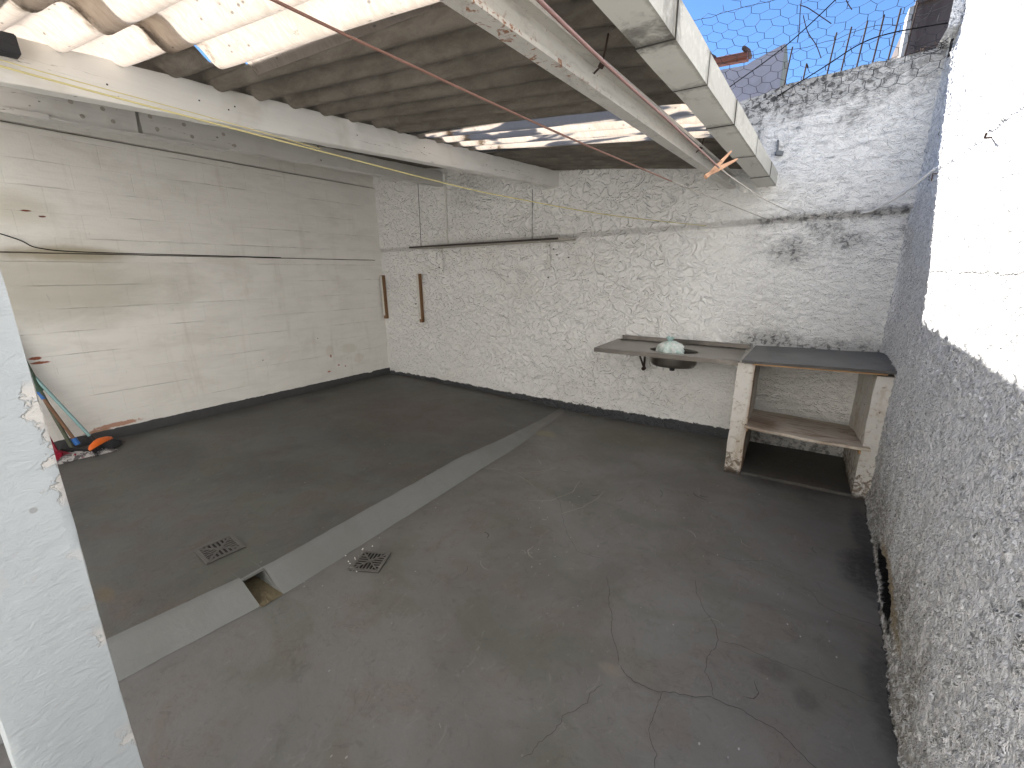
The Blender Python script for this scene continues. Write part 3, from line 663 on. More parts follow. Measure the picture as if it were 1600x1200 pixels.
m.bar((-3.757 - .045 * (D - y0), y0, 2.500 + .05 - .028 * (D - y0)), (-3.757 - .045 * (D - 1.0), 1.0, 2.55 - .028 * (D - 1.0)), .018, .03, 20, .002, seed=7)
m.bar((-3.802 - .045 * (D - .9), .9, 2.556 - .028 * (D - .9)), (-3.802 - .045 * (D - 2.0), 2.0, 2.556 - .028 * (D - 2.0)), .10, .011, 20, .001, seed=8)
m.build('splice_plank', M['beam2'], b2)
for (yy, f) in ((1.12, .68), (1.16, .25), (1.27, .66), (1.31, .27), (1.52, .72), (1.55, .3), (1.72, .68), (1.76, .25), (1.98, .6), (2.05, .2)):
    m = MB(); xx = -3.772 - .045 * (D - yy); zz = 2.568 - .028 * (D - yy) + .165 * f
    m.tube([(xx - .01, yy, zz), (xx + .004, yy, zz)], .013, 8); m.tube([(xx + .003, yy, zz), (xx + .008, yy, zz)], .006, 6)
    m.build('bolt_head', simple('painted_rusty_bolt', (.42, .39, .35), .7, .2), b2)

# dark timber offcut lying against the first beam at the left edge
bk_ = MB(); yy = .42
bk_.box((-2.345, .40, 2.302), (.06, .32, .060), (math.radians(3), 0, math.radians(-2.6)))
o = bk_.build('timber_offcut', simple('black_stained_timber', (.035, .036, .04), .7, var=.3, scale=30, stretch=(1, .1, 1), bump=.003), bevel=.003, loc=(-2.345, .4, 2.27))
tag(o, 'short black wooden offcut fixed on the face of the white beam', 'wood block')

# steel purlin, C section open to the right
st = thing('steel_beam', (-.62, 1.8, 2.2), 'cream painted steel channel beam with rust spots, hanging under the roof', 'beam')
m = MB(); ys = [y0 + (y1 - .03 - y0) * i / 40 for i in range(41)]
prof = [(0, 0), (.055, 0), (.055, .012), (.051, .012), (.051, .004), (.004, .004), (.004, .103), (.051, .103), (.051, .092), (.055, .092), (.055, .107), (0, .107)]
vs_ = []
for y in ys:
    d = D - y
    for a, b in prof: vs_.append((-.587 - .044 * d + a, y, 2.243 - .027 * d + b + .0008 * nz(y * 5, a * 50)))
n_ = len(prof)
m.add(vs_, [(i * n_ + k, i * n_ + (k + 1) % n_, (i + 1) * n_ + (k + 1) % n_, (i + 1) * n_ + k) for i in range(40) for k in range(n_)] + [tuple(range(n_))[::-1], tuple(40 * n_ + k for k in range(n_))])
m.build('channel', M['steel'], st)
for yy in (1.62, 3.1):
    m = MB(); d = D - yy; xx = -.583 - .044 * d; zz = 2.243 - .027 * d
    m.tube([(xx + .02, yy, zz + .065), (xx + .045, yy + .004, zz + .085), (xx + .052, yy + .008, zz + .115), (xx + .066, yy + .01, zz + .19)], .0035, 7)
    m.tube([(xx + .042, yy + .004, zz + .080), (xx + .048, yy + .006, zz + .092)], .010, 8)
    m.build('hook_bolt', M['iron'], st, smooth=True)

# gutter
gt = thing('roof_gutter', (-.35, 1.8, 2.2), 'boxy white painted metal gutter with grimy seams along the roof edge', 'gutter')
def gsec(ya, yb, k, name='gutter_section', ex=0, mat=None):
    m = MB();  Hh = .094 + ex; t_ = .0025; rows = 10
    vs = []
    for i in range(rows + 1):
        y = lerp(ya, yb, i / rows); d = D - y; W_ = .124 - .007 * d + 2 * ex
        for a, b in [(0, 0), (W_, 0), (W_, Hh), (W_ - t_, Hh), (W_ - t_, t_), (t_, t_), (t_, Hh), (0, Hh)]:
            vs.append((-.362 - .029 * d - ex + a + .0012 * nz(y * 6, a * 30, k), y, 2.243 - .028 * d - ex + b + .0015 * nz(y * 5, a * 20, k + 3)))
    n_ = 8
    m.add(vs, [(i * n_ + q, i * n_ + (q + 1) % n_, (i + 1) * n_ + (q + 1) % n_, (i + 1) * n_ + q) for i in range(rows) for q in range(n_)] + [(0, 1, 4, 5)[::-1], (1, 2, 3, 4)[::-1], (0, 5, 6, 7)[::-1]] + [tuple(rows * n_ + q for q in f) for f in ((0, 1, 4, 5), (1, 2, 3, 4), (0, 5, 6, 7))])
    return m.build(name, mat or M['gutter'], gt, fix=True)
ed = [y0] + GS + [D - .02]
for k in range(len(ed) - 1): gsec(ed[k], ed[k + 1] + (.012 if k < len(ed) - 2 else 0), k, ex=.0022 if k % 2 else 0)
for k, yy in enumerate(GS): gsec(yy - .002, yy + .002, 3, 'seam_sealant', .0035, M['seal'])
m = MB(); m.box((-.245, 4.385, 2.475), (.05, .04, .03), (0, .2, .3)); m.box((-.262, 4.395, 2.53), (.012, .03, .09), (0, -.1, 0))
m.build('end_bracket', simple('dark_flashing_metal', (.12, .13, .14), .5, .5), gt, smooth=True)

# ------------------------------------------------------------------ on the rear wall
sh = thing('wall_shelf', (-3.05, 4.3, 1.85), 'thin white board shelf with dark front edge on two white brackets', 'shelf')
def shz(x): return 1.849 + .013 * (x + 4.2) 
m = MB(); P = [(-4.13, 4.425), (-2.005, 4.425), (-1.99, 4.25), (-2.06, 4.13), (-4.12, 4.13)]
vs = [(x, y, shz(x)) for x, y in P] + [(x, y, shz(x) + .016) for x, y in P]
m.add(vs, [(4, 3, 2, 1, 0), (5, 6, 7, 8, 9)] + [(i, (i + 1) % 5, 5 + (i + 1) % 5, 5 + i) for i in range(5)])
m.build('board', wood_paint('dull_white_board', (.52, .49, .43), (.3, .2, .12), .5, (.1, 1, 1), .6), sh, bevel=.001)
m = MB(); m.box((-3.09, 4.126, shz(-3.09) + .008), (2.06, .006, .020), (0, -math.atan(.013), 0)); m.build('front_edge', M['shelfedge'], sh)
for bx in (-3.825, -2.30):
    m = MB(); zb = shz(bx) - .004
    m.box((bx, 4.402, zb - .15), (.022, .006, .30)); m.box((bx, 4.29, zb - .004), (.020, .25, .006))
    m.tube([(bx, 4.41, zb - .055), (bx, 4.33, zb - .008)], .005, 6)
    o = m.build('bracket', M['white_metal'], sh, bevel=.001)
    for zz in (.03, .13, .27):
        m = MB(); m.tube([(bx, 4.401, zb - zz), (bx, 4.395, zb - zz)], .005, 8); m.build('screw', M['iron'], o)

def batten(x, zt, zb, lab, sl):
    t_ = thing('wall_batten', (x, 4.4, zb), lab, 'batten', 'wooden battens on the rear wall')
    m = MB(); m.box((x, D - .035, (zt + zb) / 2), (.045, .05, zt - zb), (0, sl, 0)); m.build('timber', M['batten'], t_, bevel=.002)
    m = MB(); m.box((x - .008, D - .063, (zt + zb) / 2 + .02), (.038, .006, zt - zb - .05), (0, sl, 0)); m.build('painted_face', M['whitepaint'], t_, bevel=.001)
batten(-4.935, 1.52, .915, 'short half painted wooden batten in the corner of the two walls', -.03)
batten(-4.238, 1.54, .90, 'short half painted wooden batten on the rear wall below the shelf end', -.018)

m = MB(); P3 = [(-3.722 + .002 * nz(i, 3), 4.394 + .003 * nz(i * .4, 1), lerp(1.885, 2.70, i / 24)) for i in range(25)]
m.tube(P3, .010, 8); m.tube([(-3.722, 4.392, 2.27), (-3.722, 4.392, 2.30)], .014, 8)
tag(m.build('conduit_pipe', M['whitepaint'], smooth=True, loc=(-3.72, 4.4, 1.88)), 'thin white vertical conduit between the shelf and the greyish beam', 'pipe')
for (x0, z0, z1, lab) in ((-4.172, 1.88, 2.64, 'thin dark wire running down the rear wall to the left shelf end'), (-2.515, 1.90, 2.42, 'thin grey wire hanging down the rear wall to the right shelf end')):
    m = MB(); m.tube([(x0 + .003 * nz(i, z0), 4.396, lerp(z0, z1, i / 16)) for i in range(17)], .0028, 6)
    tag(m.build('wall_wire', M['wire'], loc=(x0, 4.405, z0)), lab, 'wire')
PL = ['upper dark screw hole just right of the right shelf bracket','middle dark screw hole beside the right shelf bracket','screw hole below the right tip of the wall shelf','screw hole straight below the right shelf bracket','dark hole low under the sink counter, near its pier','small hole below the left part of the sink counter','screw hole just below the left shelf bracket','upper of two holes left of the second batten','lower of two holes left of the second batten']
for i, (x, z) in enumerate(((-2.26, 1.80), (-2.22, 1.74), (-2.08, 1.71), (-2.32, 1.50), (-.22, .70), (-1.15, .78), (-3.9, 1.62), (-4.35, 1.14), (-4.30, 1.10))):
    m = MB(); m.tube([(x, 4.43, z), (x, 4.408, z)], .006, 7)
    tag(m.build('wall_plug', M['crack'], loc=(x, 4.42, z)), PL[i], 'wall plug', 'screw holes in the rear wall')

# ------------------------------------------------------------------ sink
ZS = .888; SX0, SX1, SY0, SY1 = -1.475, -.262, 3.735, 4.405
sk_ = thing('sink_counter', (-.9, 4.1, .7), 'long stainless steel sink counter with one round basin on the rear wall', 'sink')
cx, cy, rx, ry = -.835, 4.005, .205, .150
m = MB(); N = 48
def rect_pt(a):
    c, s = math.cos(a), math.sin(a); tx = ((SX1 if c > 0 else SX0) - cx) / c if abs(c) > 1e-6 else 1e9; ty = ((SY1 if s > 0 else SY0) - cy) / s if abs(s) > 1e-6 else 1e9
    t_ = min(abs(tx), abs(ty)); return (cx + c * t_, cy + s * t_)
angs = sorted([2 * math.pi * k / N for k in range(N)] + [math.atan2(yy - cy, xx - cx) % (2 * math.pi) for xx in (SX0, SX1) for yy in (SY0, SY1)])
nA = len(angs); vs = []
def ring(fn): 
    for a in angs: vs.append(fn(a))
ring(lambda a: (*rect_pt(a), ZS + .004))
ring(lambda a: tuple([lerp(cx, rect_pt(a)[0], .965), lerp(cy, rect_pt(a)[1], .94), ZS + .006]))
ring(lambda a: tuple([lerp(cx, rect_pt(a)[0], .945), lerp(cy, rect_pt(a)[1], .91), ZS - .001]))
ring(lambda a: (cx + rx * 1.12 * math.cos(a), cy + ry * 1.12 * math.sin(a), ZS - .002))
ring(lambda a: (cx + rx * math.cos(a), cy + ry * math.sin(a), ZS - .004))
m.add(vs, [(r * nA + k, r * nA + (k + 1) % nA, (r + 1) * nA + (k + 1) % nA, (r + 1) * nA + k) for r in range(4) for k in range(nA)])
m.build('countertop', M['stain'], sk_, smooth=True, fix=False)
m = MB(); m.box(((SX0 + SX1) / 2, SY0 - .001, ZS - .014), (SX1 - SX0, .003, .036)); m.box((SX0 - .001, (SY0 + SY1) / 2, ZS - .014), (.003, SY1 - SY0, .036))
m.box(((SX0 + SX1) / 2, (SY0 + SY1) / 2 + .18, ZS - .022), (SX1 - SX0 - .02, .3, .008)) ; m.box(((SX0 + SX1) / 2, SY0 + .03, ZS - .022), (SX1 - SX0 - .02, .05, .008))
m.build('front_lip', M['lip'], sk_, bevel=.001)
m = MB(); m.box(((SX0 + SX1) / 2 + .02, SY1 + .003, ZS + .022), (SX1 - SX0 - .04, .010, .042)); m.build('backsplash', M['lip'], sk_, bevel=.002)
m = MB(); vs = []; prof = [(1.0, -.004), (.975, -.03), (.95, -.105), (.86, -.132), (.6, -.140), (.12, -.144), (.12, -.152), (.62, -.146), (.89, -.138), (.975, -.110), (1.0, -.03), (1.02, -.006)]
for pr, pz in prof: vs += [(cx + rx * pr * math.cos(2 * math.pi * k / 40), cy + ry * pr * math.sin(2 * math.pi * k / 40), ZS + pz) for k in range(40)]
m.add(vs, [(r * 40 + k, r * 40 + (k + 1) % 40, (r + 1) * 40 + (k + 1) % 40, (r + 1) * 40 + k) for r in range(11) for k in range(40)])
ba = m.build('basin', M['stain'], sk_, smooth='all')
m = MB(); m.tube([(cx, cy, ZS - .138), (cx, cy, ZS - .165)], .030, 20); m.tube([(cx, cy, ZS - .165), (cx, cy, ZS - .185)], .022, 16); m.build('drain_outlet', M['black'], ba, smooth=True)
for bx in (-1.19,):
    m = MB(); m.tube([(bx, 4.395, ZS - .03), (bx, 4.39, .61)], .011, 6); m.tube([(bx + .0, 3.98, ZS - .03), (bx, 4.2, ZS - .11), (bx, 4.385, .62)], .009, 6); m.tube([(bx, 3.86, ZS - .034), (bx, 4.40, ZS - .034)], .009, 6)
    m.tube([(bx, 4.40, .61), (bx, 4.365, .61)], .02, 10)
    m.build('support_bracket', M['iron'], sk_, smooth=True)
# plastic bag in the basin
m = MB(); nu, nv = 40, 28
def bag(u, v):
    a = 2 * math.pi * u; t_ = v
    r = math.sin(math.pi * min(1, t_ * 1.06) ** .8) ; prof = [(0, -.09), (.10, -.09), (.140, -.05), (.150, .0), (.125, .04), (.075, .072), (.022, .088), (.014, .094), (.034, .112), (.040, .124)]
    k = t_ * 9; i = min(8, int(k)); f = k - i; rr = lerp(prof[i][0], prof[i + 1][0], f); zz = lerp(prof[i][1], prof[i + 1][1], f)
    p = Vector((math.cos(a) * 1.05, math.sin(a) * .85, 0)); fold = 1 + .10 * math.sin(a * 11 + 4 * nz(zz * 20, 1)) * (.4 + t_) + .22 * nz(p.x * 2.5, p.y * 2.5, zz * 14)
    rr *= .76; zz = zz * .9 if zz > 0 else zz
    return (cx - .035 + p.x * rr * fold, cy - .01 + p.y * rr * fold, ZS + zz + .02 * nz(p.x * 3, p.y * 3, 7 + t_ * 2))
m.grid(bag, nu, nv)
tb = MT('crumpled_pale_green_plastic', .3, 0, .5); n = tb.noise(22, 4, .6, 1.2); c = tb.mix(tb.st(n, .38, .62), (.55, .70, .64), (.84, .87, .83)); c = tb.mix(tb.mul(tb.st(tb.z, .95, .985), .6), c, (.20, .42, .42))
tb.set('Base Color', c); tb.bump(tb.noise(70, 3, .6, 1.5), .006)
tag(m.build('plastic_bag', tb.m, smooth='all', loc=(cx, cy, ZS - .09)), 'knotted pale green plastic bag sitting in the sink basin', 'bag')

# ------------------------------------------------------------------ masonry unit in the corner
mu = thing('masonry_counter', (.17, 4.0, 0), 'low masonry unit with dark cement top between the sink and the side wall', 'counter')
def slab(x0, x1, y0_, y1_, z0, z1, seed, amp=.004, n=(8, 12, 14)):
    m = MB(); nx, ny, nz_ = n
    def P_(x, y, z): return (x + amp * nz(y * 6, z * 6, seed), y + amp * nz(x * 6, z * 6, seed + 9), z + amp * .6 * nz(x * 6, y * 6, seed + 5))
    m.grid(lambda u, v: P_(lerp(x0, x1, u), y0_, lerp(z0, z1, v)), nx, nz_); m.grid(lambda u, v: P_(lerp(x0, x1, u), y1_, lerp(z0, z1, v)), nx, nz_)
    m.grid(lambda u, v: P_(x0, lerp(y0_, y1_, u), lerp(z0, z1, v)), ny, nz_); m.grid(lambda u, v: P_(x1, lerp(y0_, y1_, u), lerp(z0, z1, v)), ny, nz_)
    m.grid(lambda u, v: P_(lerp(x0, x1, u), lerp(y0_, y1_, v), z0), nx, ny); m.grid(lambda u, v: P_(lerp(x0, x1, u), lerp(y0_, y1_, v), z1), nx, ny)
    return m
slab(-.287, -.172, 3.645, D + .01, -.01, .893, 1, .010).build('side_pier', M['masonry'], mu, smooth=True)
slab(.535, .66, 3.66, D + .01, -.01, .893, 4, .010).build('side_pier', M['masonry'], mu, smooth=True)
slab(-.17, .533, 3.675, D + .01, -.01, .022, 6, .005).build('plinth', M['floor2'], mu, smooth=True)
# top: cement skin over a broken board edge
m = MB()
def topf(z, e):
    def fn(u, v):
        x0 = lerp(-.262, -.225, v); x = lerp(x0, .665, u)
        y = lerp(3.628 + .012 * nz(x * 9, 2) + .006 * nz(x * 31, 4) + e, D - .0, v); zz = z + .004 * nz(x * 4, y * 4) + .02 * max(0, u - .0) * .9
        return (x, y, zz)
    return fn
m.shell(topf(.902, .006), topf(.922, 0), 60, 20); m.build('countertop', M['concrete_top'], mu, smooth=True)
m = MB()
for i in range(16):
    x = -.16 + i * .048 + .01 * nz(i, 3); ln = .05 + .02 * nz(i, 8)
    m.box((x, 3.645 + .008 * nz(i, 1), .897 + .02 * (x + .2) * .9 + .003 * nz(i, 2)), (ln, .024, .008 + .003 * nz(i, 4)), (.1 * nz(i, 5), .08 * nz(i, 6), .15 * nz(i, 7)))
m.build('broken_edge', M['rawwood'], mu)
m = MB()
def shf(dz):
    def fn(u, v):
        x = lerp(-.185, .557 + .02 * (1 - v), u); y = lerp(3.585 + .02 * u, D - .02, v) + .006 * nz(x * 8, dz)
        z = .432 - .030 * u - .09 * v + .018 * math.sin(math.pi * v) + .004 * nz(x * 5, y * 5, 2) - .008 * (1 - v) ** 6 * math.sin(math.pi * u); return (x, y, z + dz)
    return fn
m.shell(shf(-.020), shf(0), 40, 16); m.build('shelf_board', M['board'], mu, smooth=True)
for cx0, cz0 in ((-.168, .385), (.528, .355)):
    m = MB(); m.box((cx0, 3.80, cz0), (.012, .3, .03)); m.build('shelf_cleat', M['rawwood'], mu)

# ------------------------------------------------------------------ floor drains
def drain(c, ux, s, z, lab, mat, dark, bw_=.006, nb=6):
    c = Vector((c[0], c[1], z)); ux = Vector((ux[0], ux[1], 0)).normalized(); uy = Vector((-ux.y, ux.x, 0))
    t_ = thing('floor_drain', (c.x, c.y, z), lab, 'drain', 'floor drain grates')
    m = MB(); R_ = math.atan2(ux.y, ux.x)
    m.box(c + Vector((0, 0, -.0005)), (s * .98, s * .98, .002), (0, 0, R_)); m.build('shadowed_well', dark, t_)
    m = MB(); fw = s * .10; h = s / 2
    for sx, sy, lx, ly in ((0, 1, s, fw), (0, -1, s, fw), (1, 0, fw, s - 2 * fw), (-1, 0, fw, s - 2 * fw)):
        p = c + ux * (sx * (h - fw / 2)) + uy * (sy * (h - fw / 2)); m.box(p + Vector((0, 0, .0045)), (lx, ly, .006), (0, 0, R_))
    m.build('frame', mat, t_, bevel=.001)
    m = MB(); ri = h - fw
    for sg in (45, 135): m.box(c + Vector((0, 0, .0043)), (ri * 2 * 1.35, bw_ * 1.3, .005), (0, 0, R_ + math.radians(sg)))
    for q in range(4):
        qa = Vector((math.cos(q * math.pi / 2), math.sin(q * math.pi / 2))); d_ = ux * qa.x + uy * qa.y; e_ = -ux * qa.y + uy * qa.x
        for k in range(-nb // 2, nb // 2 + 1):
            off = k * ri / (nb / 2 + .6); inner = abs(off) + .004
            if ri - inner < .008: continue
            p = c + e_ * off + d_ * ((ri + inner) / 2); m.box(p + Vector((0, 0, .004)), (ri - inner, bw_, .0045), (0, 0, R_ + q * math.pi / 2))
    m.tube([c + Vector((0, 0, .003)), c + Vector((0, 0, .0085))], .008, 10)
    m.build('grate_bars', mat, t_)
gr1 = simple('floor_painted_grate', (.115, .108, .10), .5, .2, var=.25, scale=30, bump=.001)
gr2 = simple('worn_metal_grate', (.17, .16, .145), .45, .5, var=.3, scale=30, dirt=(.4, .4, .38), dscale=20, damt=.4)
dk = simple('dark_drain_well', (.012, .011, .010), .9, bump=0); dk1 = simple('clogged_drain_well', (.03, .027, .024), .9, bump=0)
drain((-2.492, .920), (1, -.10), .192, .090, 'grey square floor drain painted over, on the raised floor', gr1, dk1, .0085)
drain((-1.800, 1.362), (.83, -.52 + .9), .172, .004, 'open metal floor drain grate on the lower floor beside the kerb', gr2, dk, .0055)
m = MB()
for i in range(15): 
    a = random.random() * 2.6 + 2.2; r = .095 + random.random() ** 2 * .10; p = Vector((-1.80 + math.cos(a) * r, 1.362 + math.sin(a) * r, .005))
    m.box(p, (.007, .004, .003), (random.random(), random.random(), random.random()))
tag(m.build('plaster_crumbs', M['whitepaint']), 'tiny pale crumbs scattered around the lower drain', 'debris', kind='stuff')

# ------------------------------------------------------------------ brooms against the left wall
def cyl(name, pts, r, mat, par, n=12): 
    m = MB(); m.tube(pts, r, n); return m.build(name, mat, par, smooth=True)
teal = simple('pale_teal_painted_steel', (.25, .40, .40), .4, .2, var=.12); blue = simple('blue_plastic', (.02, .13, .42), .4, var=.15)
brown = simple('brown_wooden_pole', (.19, .10, .055), .6, stretch=(1, 1, .1)); olive = simple('dirty_olive_pole', (.10, .11, .075), .7, var=.4, dscale=9, dirt=(.2, .18, .14)); red = simple('dark_red_plastic', (.25, .012, .03), .4)
orange = simple('orange_plastic', (.75, .15, .02), .45, var=.12, bump=.0005); bris = simple('black_bristles', (.014, .014, .016), .6, bump=0)
def along(a, b, t_): return Vector(a).lerp(Vector(b), t_)
T0 = (-4.90, 1.028, .225); T1 = (-5.122, .737, 1.023)
br = thing('broom', (-4.87, 1.07, .09), 'broom with pale teal handle, orange head and black bristles leaning on the wall', 'broom')
cyl('handle', [T0, T1], .0125, teal, br)
hd = Vector((-4.855, 1.075, .150)); ax = Vector((.50, .40, -.77)).normalized(); side = Vector((-.55, .83, .08)); side = (side - ax * side.dot(ax)).normalized(); up2 = ax.cross(side)
m = MB(); seg = 20
def oval(u, rad, rad2, off): return hd + ax * off + side * (math.cos(u) * rad) + up2 * (math.sin(u) * rad2)
rings_ = [(.030, .016, -.045), (.085, .030, -.028), (.112, .036, -.010), (.115, .037, .012), (.108, .034, .016)]
vs = [oval(2 * math.pi * k / seg, a, b, o_) for a, b, o_ in rings_ for k in range(seg)]
m.add(vs, [(r * seg + k, r * seg + (k + 1) % seg, (r + 1) * seg + (k + 1) % seg, (r + 1) * seg + k) for r in range(4) for k in range(seg)] + [tuple(range(seg))[::-1], tuple(4 * seg + k for k in range(seg))])
m.build('head', orange, br, smooth=True)
m = MB()
for i in range(420):
    a = random.random() * 6.28; r = math.sqrt(random.random()); b = hd + ax * .012 + side * (math.cos(a) * r * .104) + up2 * (math.sin(a) * r * .031)
    e = b + ax * (.062 + random.random() * .03) + side * ((b - hd).dot(side) * (.35 + random.random() * .2)) + up2 * ((b - hd).dot(up2) * .9) + Vector((random.uniform(-.008, .008), random.uniform(-.008, .008), random.uniform(-.004, .008)))
    e.z = max(e.z, .091)
    m.tube([b, (b + e) / 2, e], [.0016, .0015, .0008], 3, cap=False)
m.build('bristles', bris, br)
cyl('collar', [T0, along(T0, T1, -.06)], .017, bris, br)

b2_ = thing('wooden_pole_squeegee', (-4.93, .99, .09), 'brown wooden pole with blue sleeve and blue socket beside the teal broom', 'squeegee')
Q0 = (-4.93, .94, .208); Q1 = (-5.03, .846, .585); Q2 = (-5.10, .775, .85)
cyl('handle', [Q0, Q1], .012, brown, b2_); cyl('sleeve', [along(Q0, Q1, .98), Q2], .0145, blue, b2_)
cyl('socket', [along(Q0, Q1, -.10), along(Q0, Q1, .05)], .019, blue, b2_)
m = MB(); m.box((-4.905, .955, .128), (.26, .035, .02), (0, .1, .85)); m.box((-4.905, .955, .107), (.26, .006, .03), (0, .1, .85)); m.build('blade', M['black'], b2_, bevel=.002)

b3 = thing('rake_pole', (-4.96, .93, .09), 'dirty dark green pole leaning behind the other broom handles', 'pole')
R0 = (-4.962, .925, .10); R1 = (-5.040, .841, .643); R2 = (-5.09, .762, 1.155)
cyl('handle', [R0, along(R0, R1, .5), R1], .014, olive, b3)
cyl('green_sleeve', [R1, R2], [.022, .016], simple('dull_green_sleeve', (.045, .085, .055), .6, dirt=(.3, .32, .28), dscale=14, damt=.5), b3)
b4 = thing('dustpan', (-4.9, .82, .09), 'red handled dustpan standing in the corner behind the pillar', 'dustpan')
cyl('handle', [(-4.91, .818, .15), (-5.08, .777, .492), (-5.11, .77, .56)], .011, red, b4)
m = MB(); m.box((-4.895, .83, .115), (.16, .12, .008), (.1, .25, .5)); m.box((-4.93, .80, .14), (.15, .01, .06), (.1, .25, .5)); m.build('pan', red, b4, bevel=.002)
m = MB()
def clo(u, v):
    x = lerp(-4.98, -4.74, u); y = lerp(.76, 1.14, v); hgt = .018 + .030 * abs(nz(x * 16, y * 11, 2)) + .018 * nz(x * 30, y * 24, 6); e = min(u, 1 - u, v, 1 - v); 
    return (x + .03 * nz(y * 6, 3) + (.05 * (v - .5)), y + .03 * nz(x * 7, 5), .090 + max(.002, hgt * min(1, e * 6)))
m.grid(clo, 40, 50)
tc = MT('dirty_floor_cloth_fabric', .9, 0, .1); n = tc.noise(17, 3, .6, 1.5); c = tc.mix(tc.st(n, .48, .52), (.44, .42, .40), (.12, .11, .11)); c = tc.mix(tc.st(tc.noise(11, 2, .5, 1), .62, .66), c, (.26, .04, .06)); tc.set('Base Color', c); tc.bump(tc.noise(90), .002)
tag(m.build('floor_cloth', tc.m, smooth=True, loc=(-4.86, .95, .09)), 'crumpled grey, black and red cloth on the floor under the brooms', 'cloth')

# ------------------------------------------------------------------ lines and cords
def line(name, pts, r, mat, lab, cat, n=7, sub=14):
    P3 = []
    pts = [Vector(p) for p in pts]
    for i in range(len(pts) - 1):
        p0 = pts[max(i - 1, 0)]; p1 = pts[i]; p2 = pts[i + 1]; p3 = pts[min(i + 2, len(pts) - 1)]
        for k in range(sub):
            t_ = k / sub; P3.append(.5 * ((2 * p1) + (p2 - p0) * t_ + (2 * p0 - 5 * p1 + 4 * p2 - p3) * t_ * t_ + (3 * p1 - p0 - 3 * p2 + p3) * t_ ** 3))
    P3.append(pts[-1]); m = MB(); m.tube(P3, r, n)
    return tag(m.build(name, mat, smooth='all', loc=pts[-1]), lab, cat)
G = 'clotheslines'
def onplane(a, b, rows): return [(a + b * y, y, z) for y, z in rows]
L1 = [(-2.314, -.25, 2.262), (-2.079, .45, 2.1637), (-1.926, .906, 2.1114), (-1.793, 1.303, 2.0699), (-1.578, 1.945, 2.0057), (-1.457, 2.308, 1.983), (-1.166, 3.177, 1.952), (-.745, 4.42, 1.9579)]
line('clothesline', L1, .0032, M['yellow'], 'pale yellow nylon clothesline crossing in front of the wooden beams', 'clothesline')
L1b = [(x + (.010 if y < 2 else .0), y, z + (.014 if y < 1 else (.006 if y < 2 else 0))) for x, y, z in L1[:4]] 
line('clothesline', L1b[:4], .0018, M['yellow'], 'thinner second strand running close above the yellow line', 'clothesline')
L2 = [(-1.1, -.4, 2.15), (-.923, .603, 2.0781), (-.869, .902, 2.0605), (-.816, 1.205, 2.0455), (-.743, 1.614, 2.0290), (-.594, 2.451, 2.006), (-.243, 4.42, 1.9706)]
line('clothesline', L2[:6], .0034, M['copper'], 'pinkish brown plastic clothesline under the corrugated roof', 'clothesline')
line('clothesline', L2[5:], .003, M['grey_line'], 'greyed thin end of the middle clothesline tied on the rear wall', 'clothesline')
L3 = [(-.24, -.5, 1.80), (-.208, .371, 1.785), (-.192, .765, 1.788), (-.178, 1.133, 1.792), (-.167, 1.405, 1.8016), (-.134, 2.224, 1.8451), (-.062, 4.014, 1.9734), (-.043, 4.42, 2.02)]
line('clothesline', L3[:4], .0019, M['maroon'], 'dull maroon clothesline carrying a wooden peg near the steel beam', 'clothesline')
line('clothesline', L3[3:], .0017, M['grey_line'], 'thin grey clothesline reaching the ledge on the rear wall', 'clothesline')
line('cord', [(.352, 4.415, 1.992), (.42, 4.28, 2.0), (.52, 4.03, 2.06), (xr(3.79) - .014, 3.79, 2.161)], .0082, M['white_line'], 'white plastic cord sagging across the corner of the two rough walls', 'cord')
line('cord', [(xr(3.79) - .012, 3.79, 2.161), (xr(3.2) - .014, 3.2, 2.13), (xr(2.21) - .014, 2.21, 2.079), (xr(1.2) - .014, 1.2, 2.05)], .0022, M['white_line'], 'thin pale string running along the sunlit side wall', 'cord')
line('cord', [(xl(.5) + .06, .5, 2.0), (xl(.93) + .04, .93, 1.83), (xl(1.06) + .03, 1.06, 1.758), (xl(1.35) + .018, 1.35, 1.736), (xl(2.2) + .016, 2.2, 1.732), (xl(3.0) + .012, 3.0, 1.728)], .004, M['cable'], 'thin dark cable drooping onto the ledge of the left wall', 'cable')
# peg
pg = thing('clothes_peg', (-.184, 1.0, 1.79), 'wooden clothes peg clipped open on the maroon clothesline', 'clothes peg')
pc = Vector((-.1755, 1.16, 1.800)); R3 = Vector(r_); U3 = Vector(u_); F3 = Vector(f_)
dA = (R3 * .80 + U3 * .60).normalized(); nA_ = (-R3 * .60 + U3 * .80).normalized()
for sgn in (1, -1):
    m = MB(); dd = (dA + nA_ * .17 * sgn).normalized(); nn = (nA_ - dA * .17 * sgn).normalized(); third = dd.cross(nn)
    vs = []
    for t_, wd in ((-.045, .0032), (-.02, .0052), (-.004, .0055), (.012, .0042), (.036, .0022)):
        for a, b in ((-1, -1), (1, -1), (1, 1), (-1, 1)): vs.append(pc + dd * t_ + nn * (.0052 * sgn * (1 if True else 0) + a * wd * .8) + third * (b * .0048))
    m.add(vs, [(i * 4 + k, i * 4 + (k + 1) % 4, (i + 1) * 4 + (k + 1) % 4, (i + 1) * 4 + k) for i in range(4) for k in range(4)] + [(3, 2, 1, 0), (16, 17, 18, 19)])
    m.build('peg_half', M['peg'], pg, bevel=.0006)
m = MB(); m.tube([pc + nA_ * (.0085 * math.cos(k * .7)) + dA * (.0085 * math.sin(k * .7) - .003) + dA.cross(nA_) * (-.006 + k * .0006) for k in range(20)], .0008, 5); m.build('spring', M['iron'], pg)

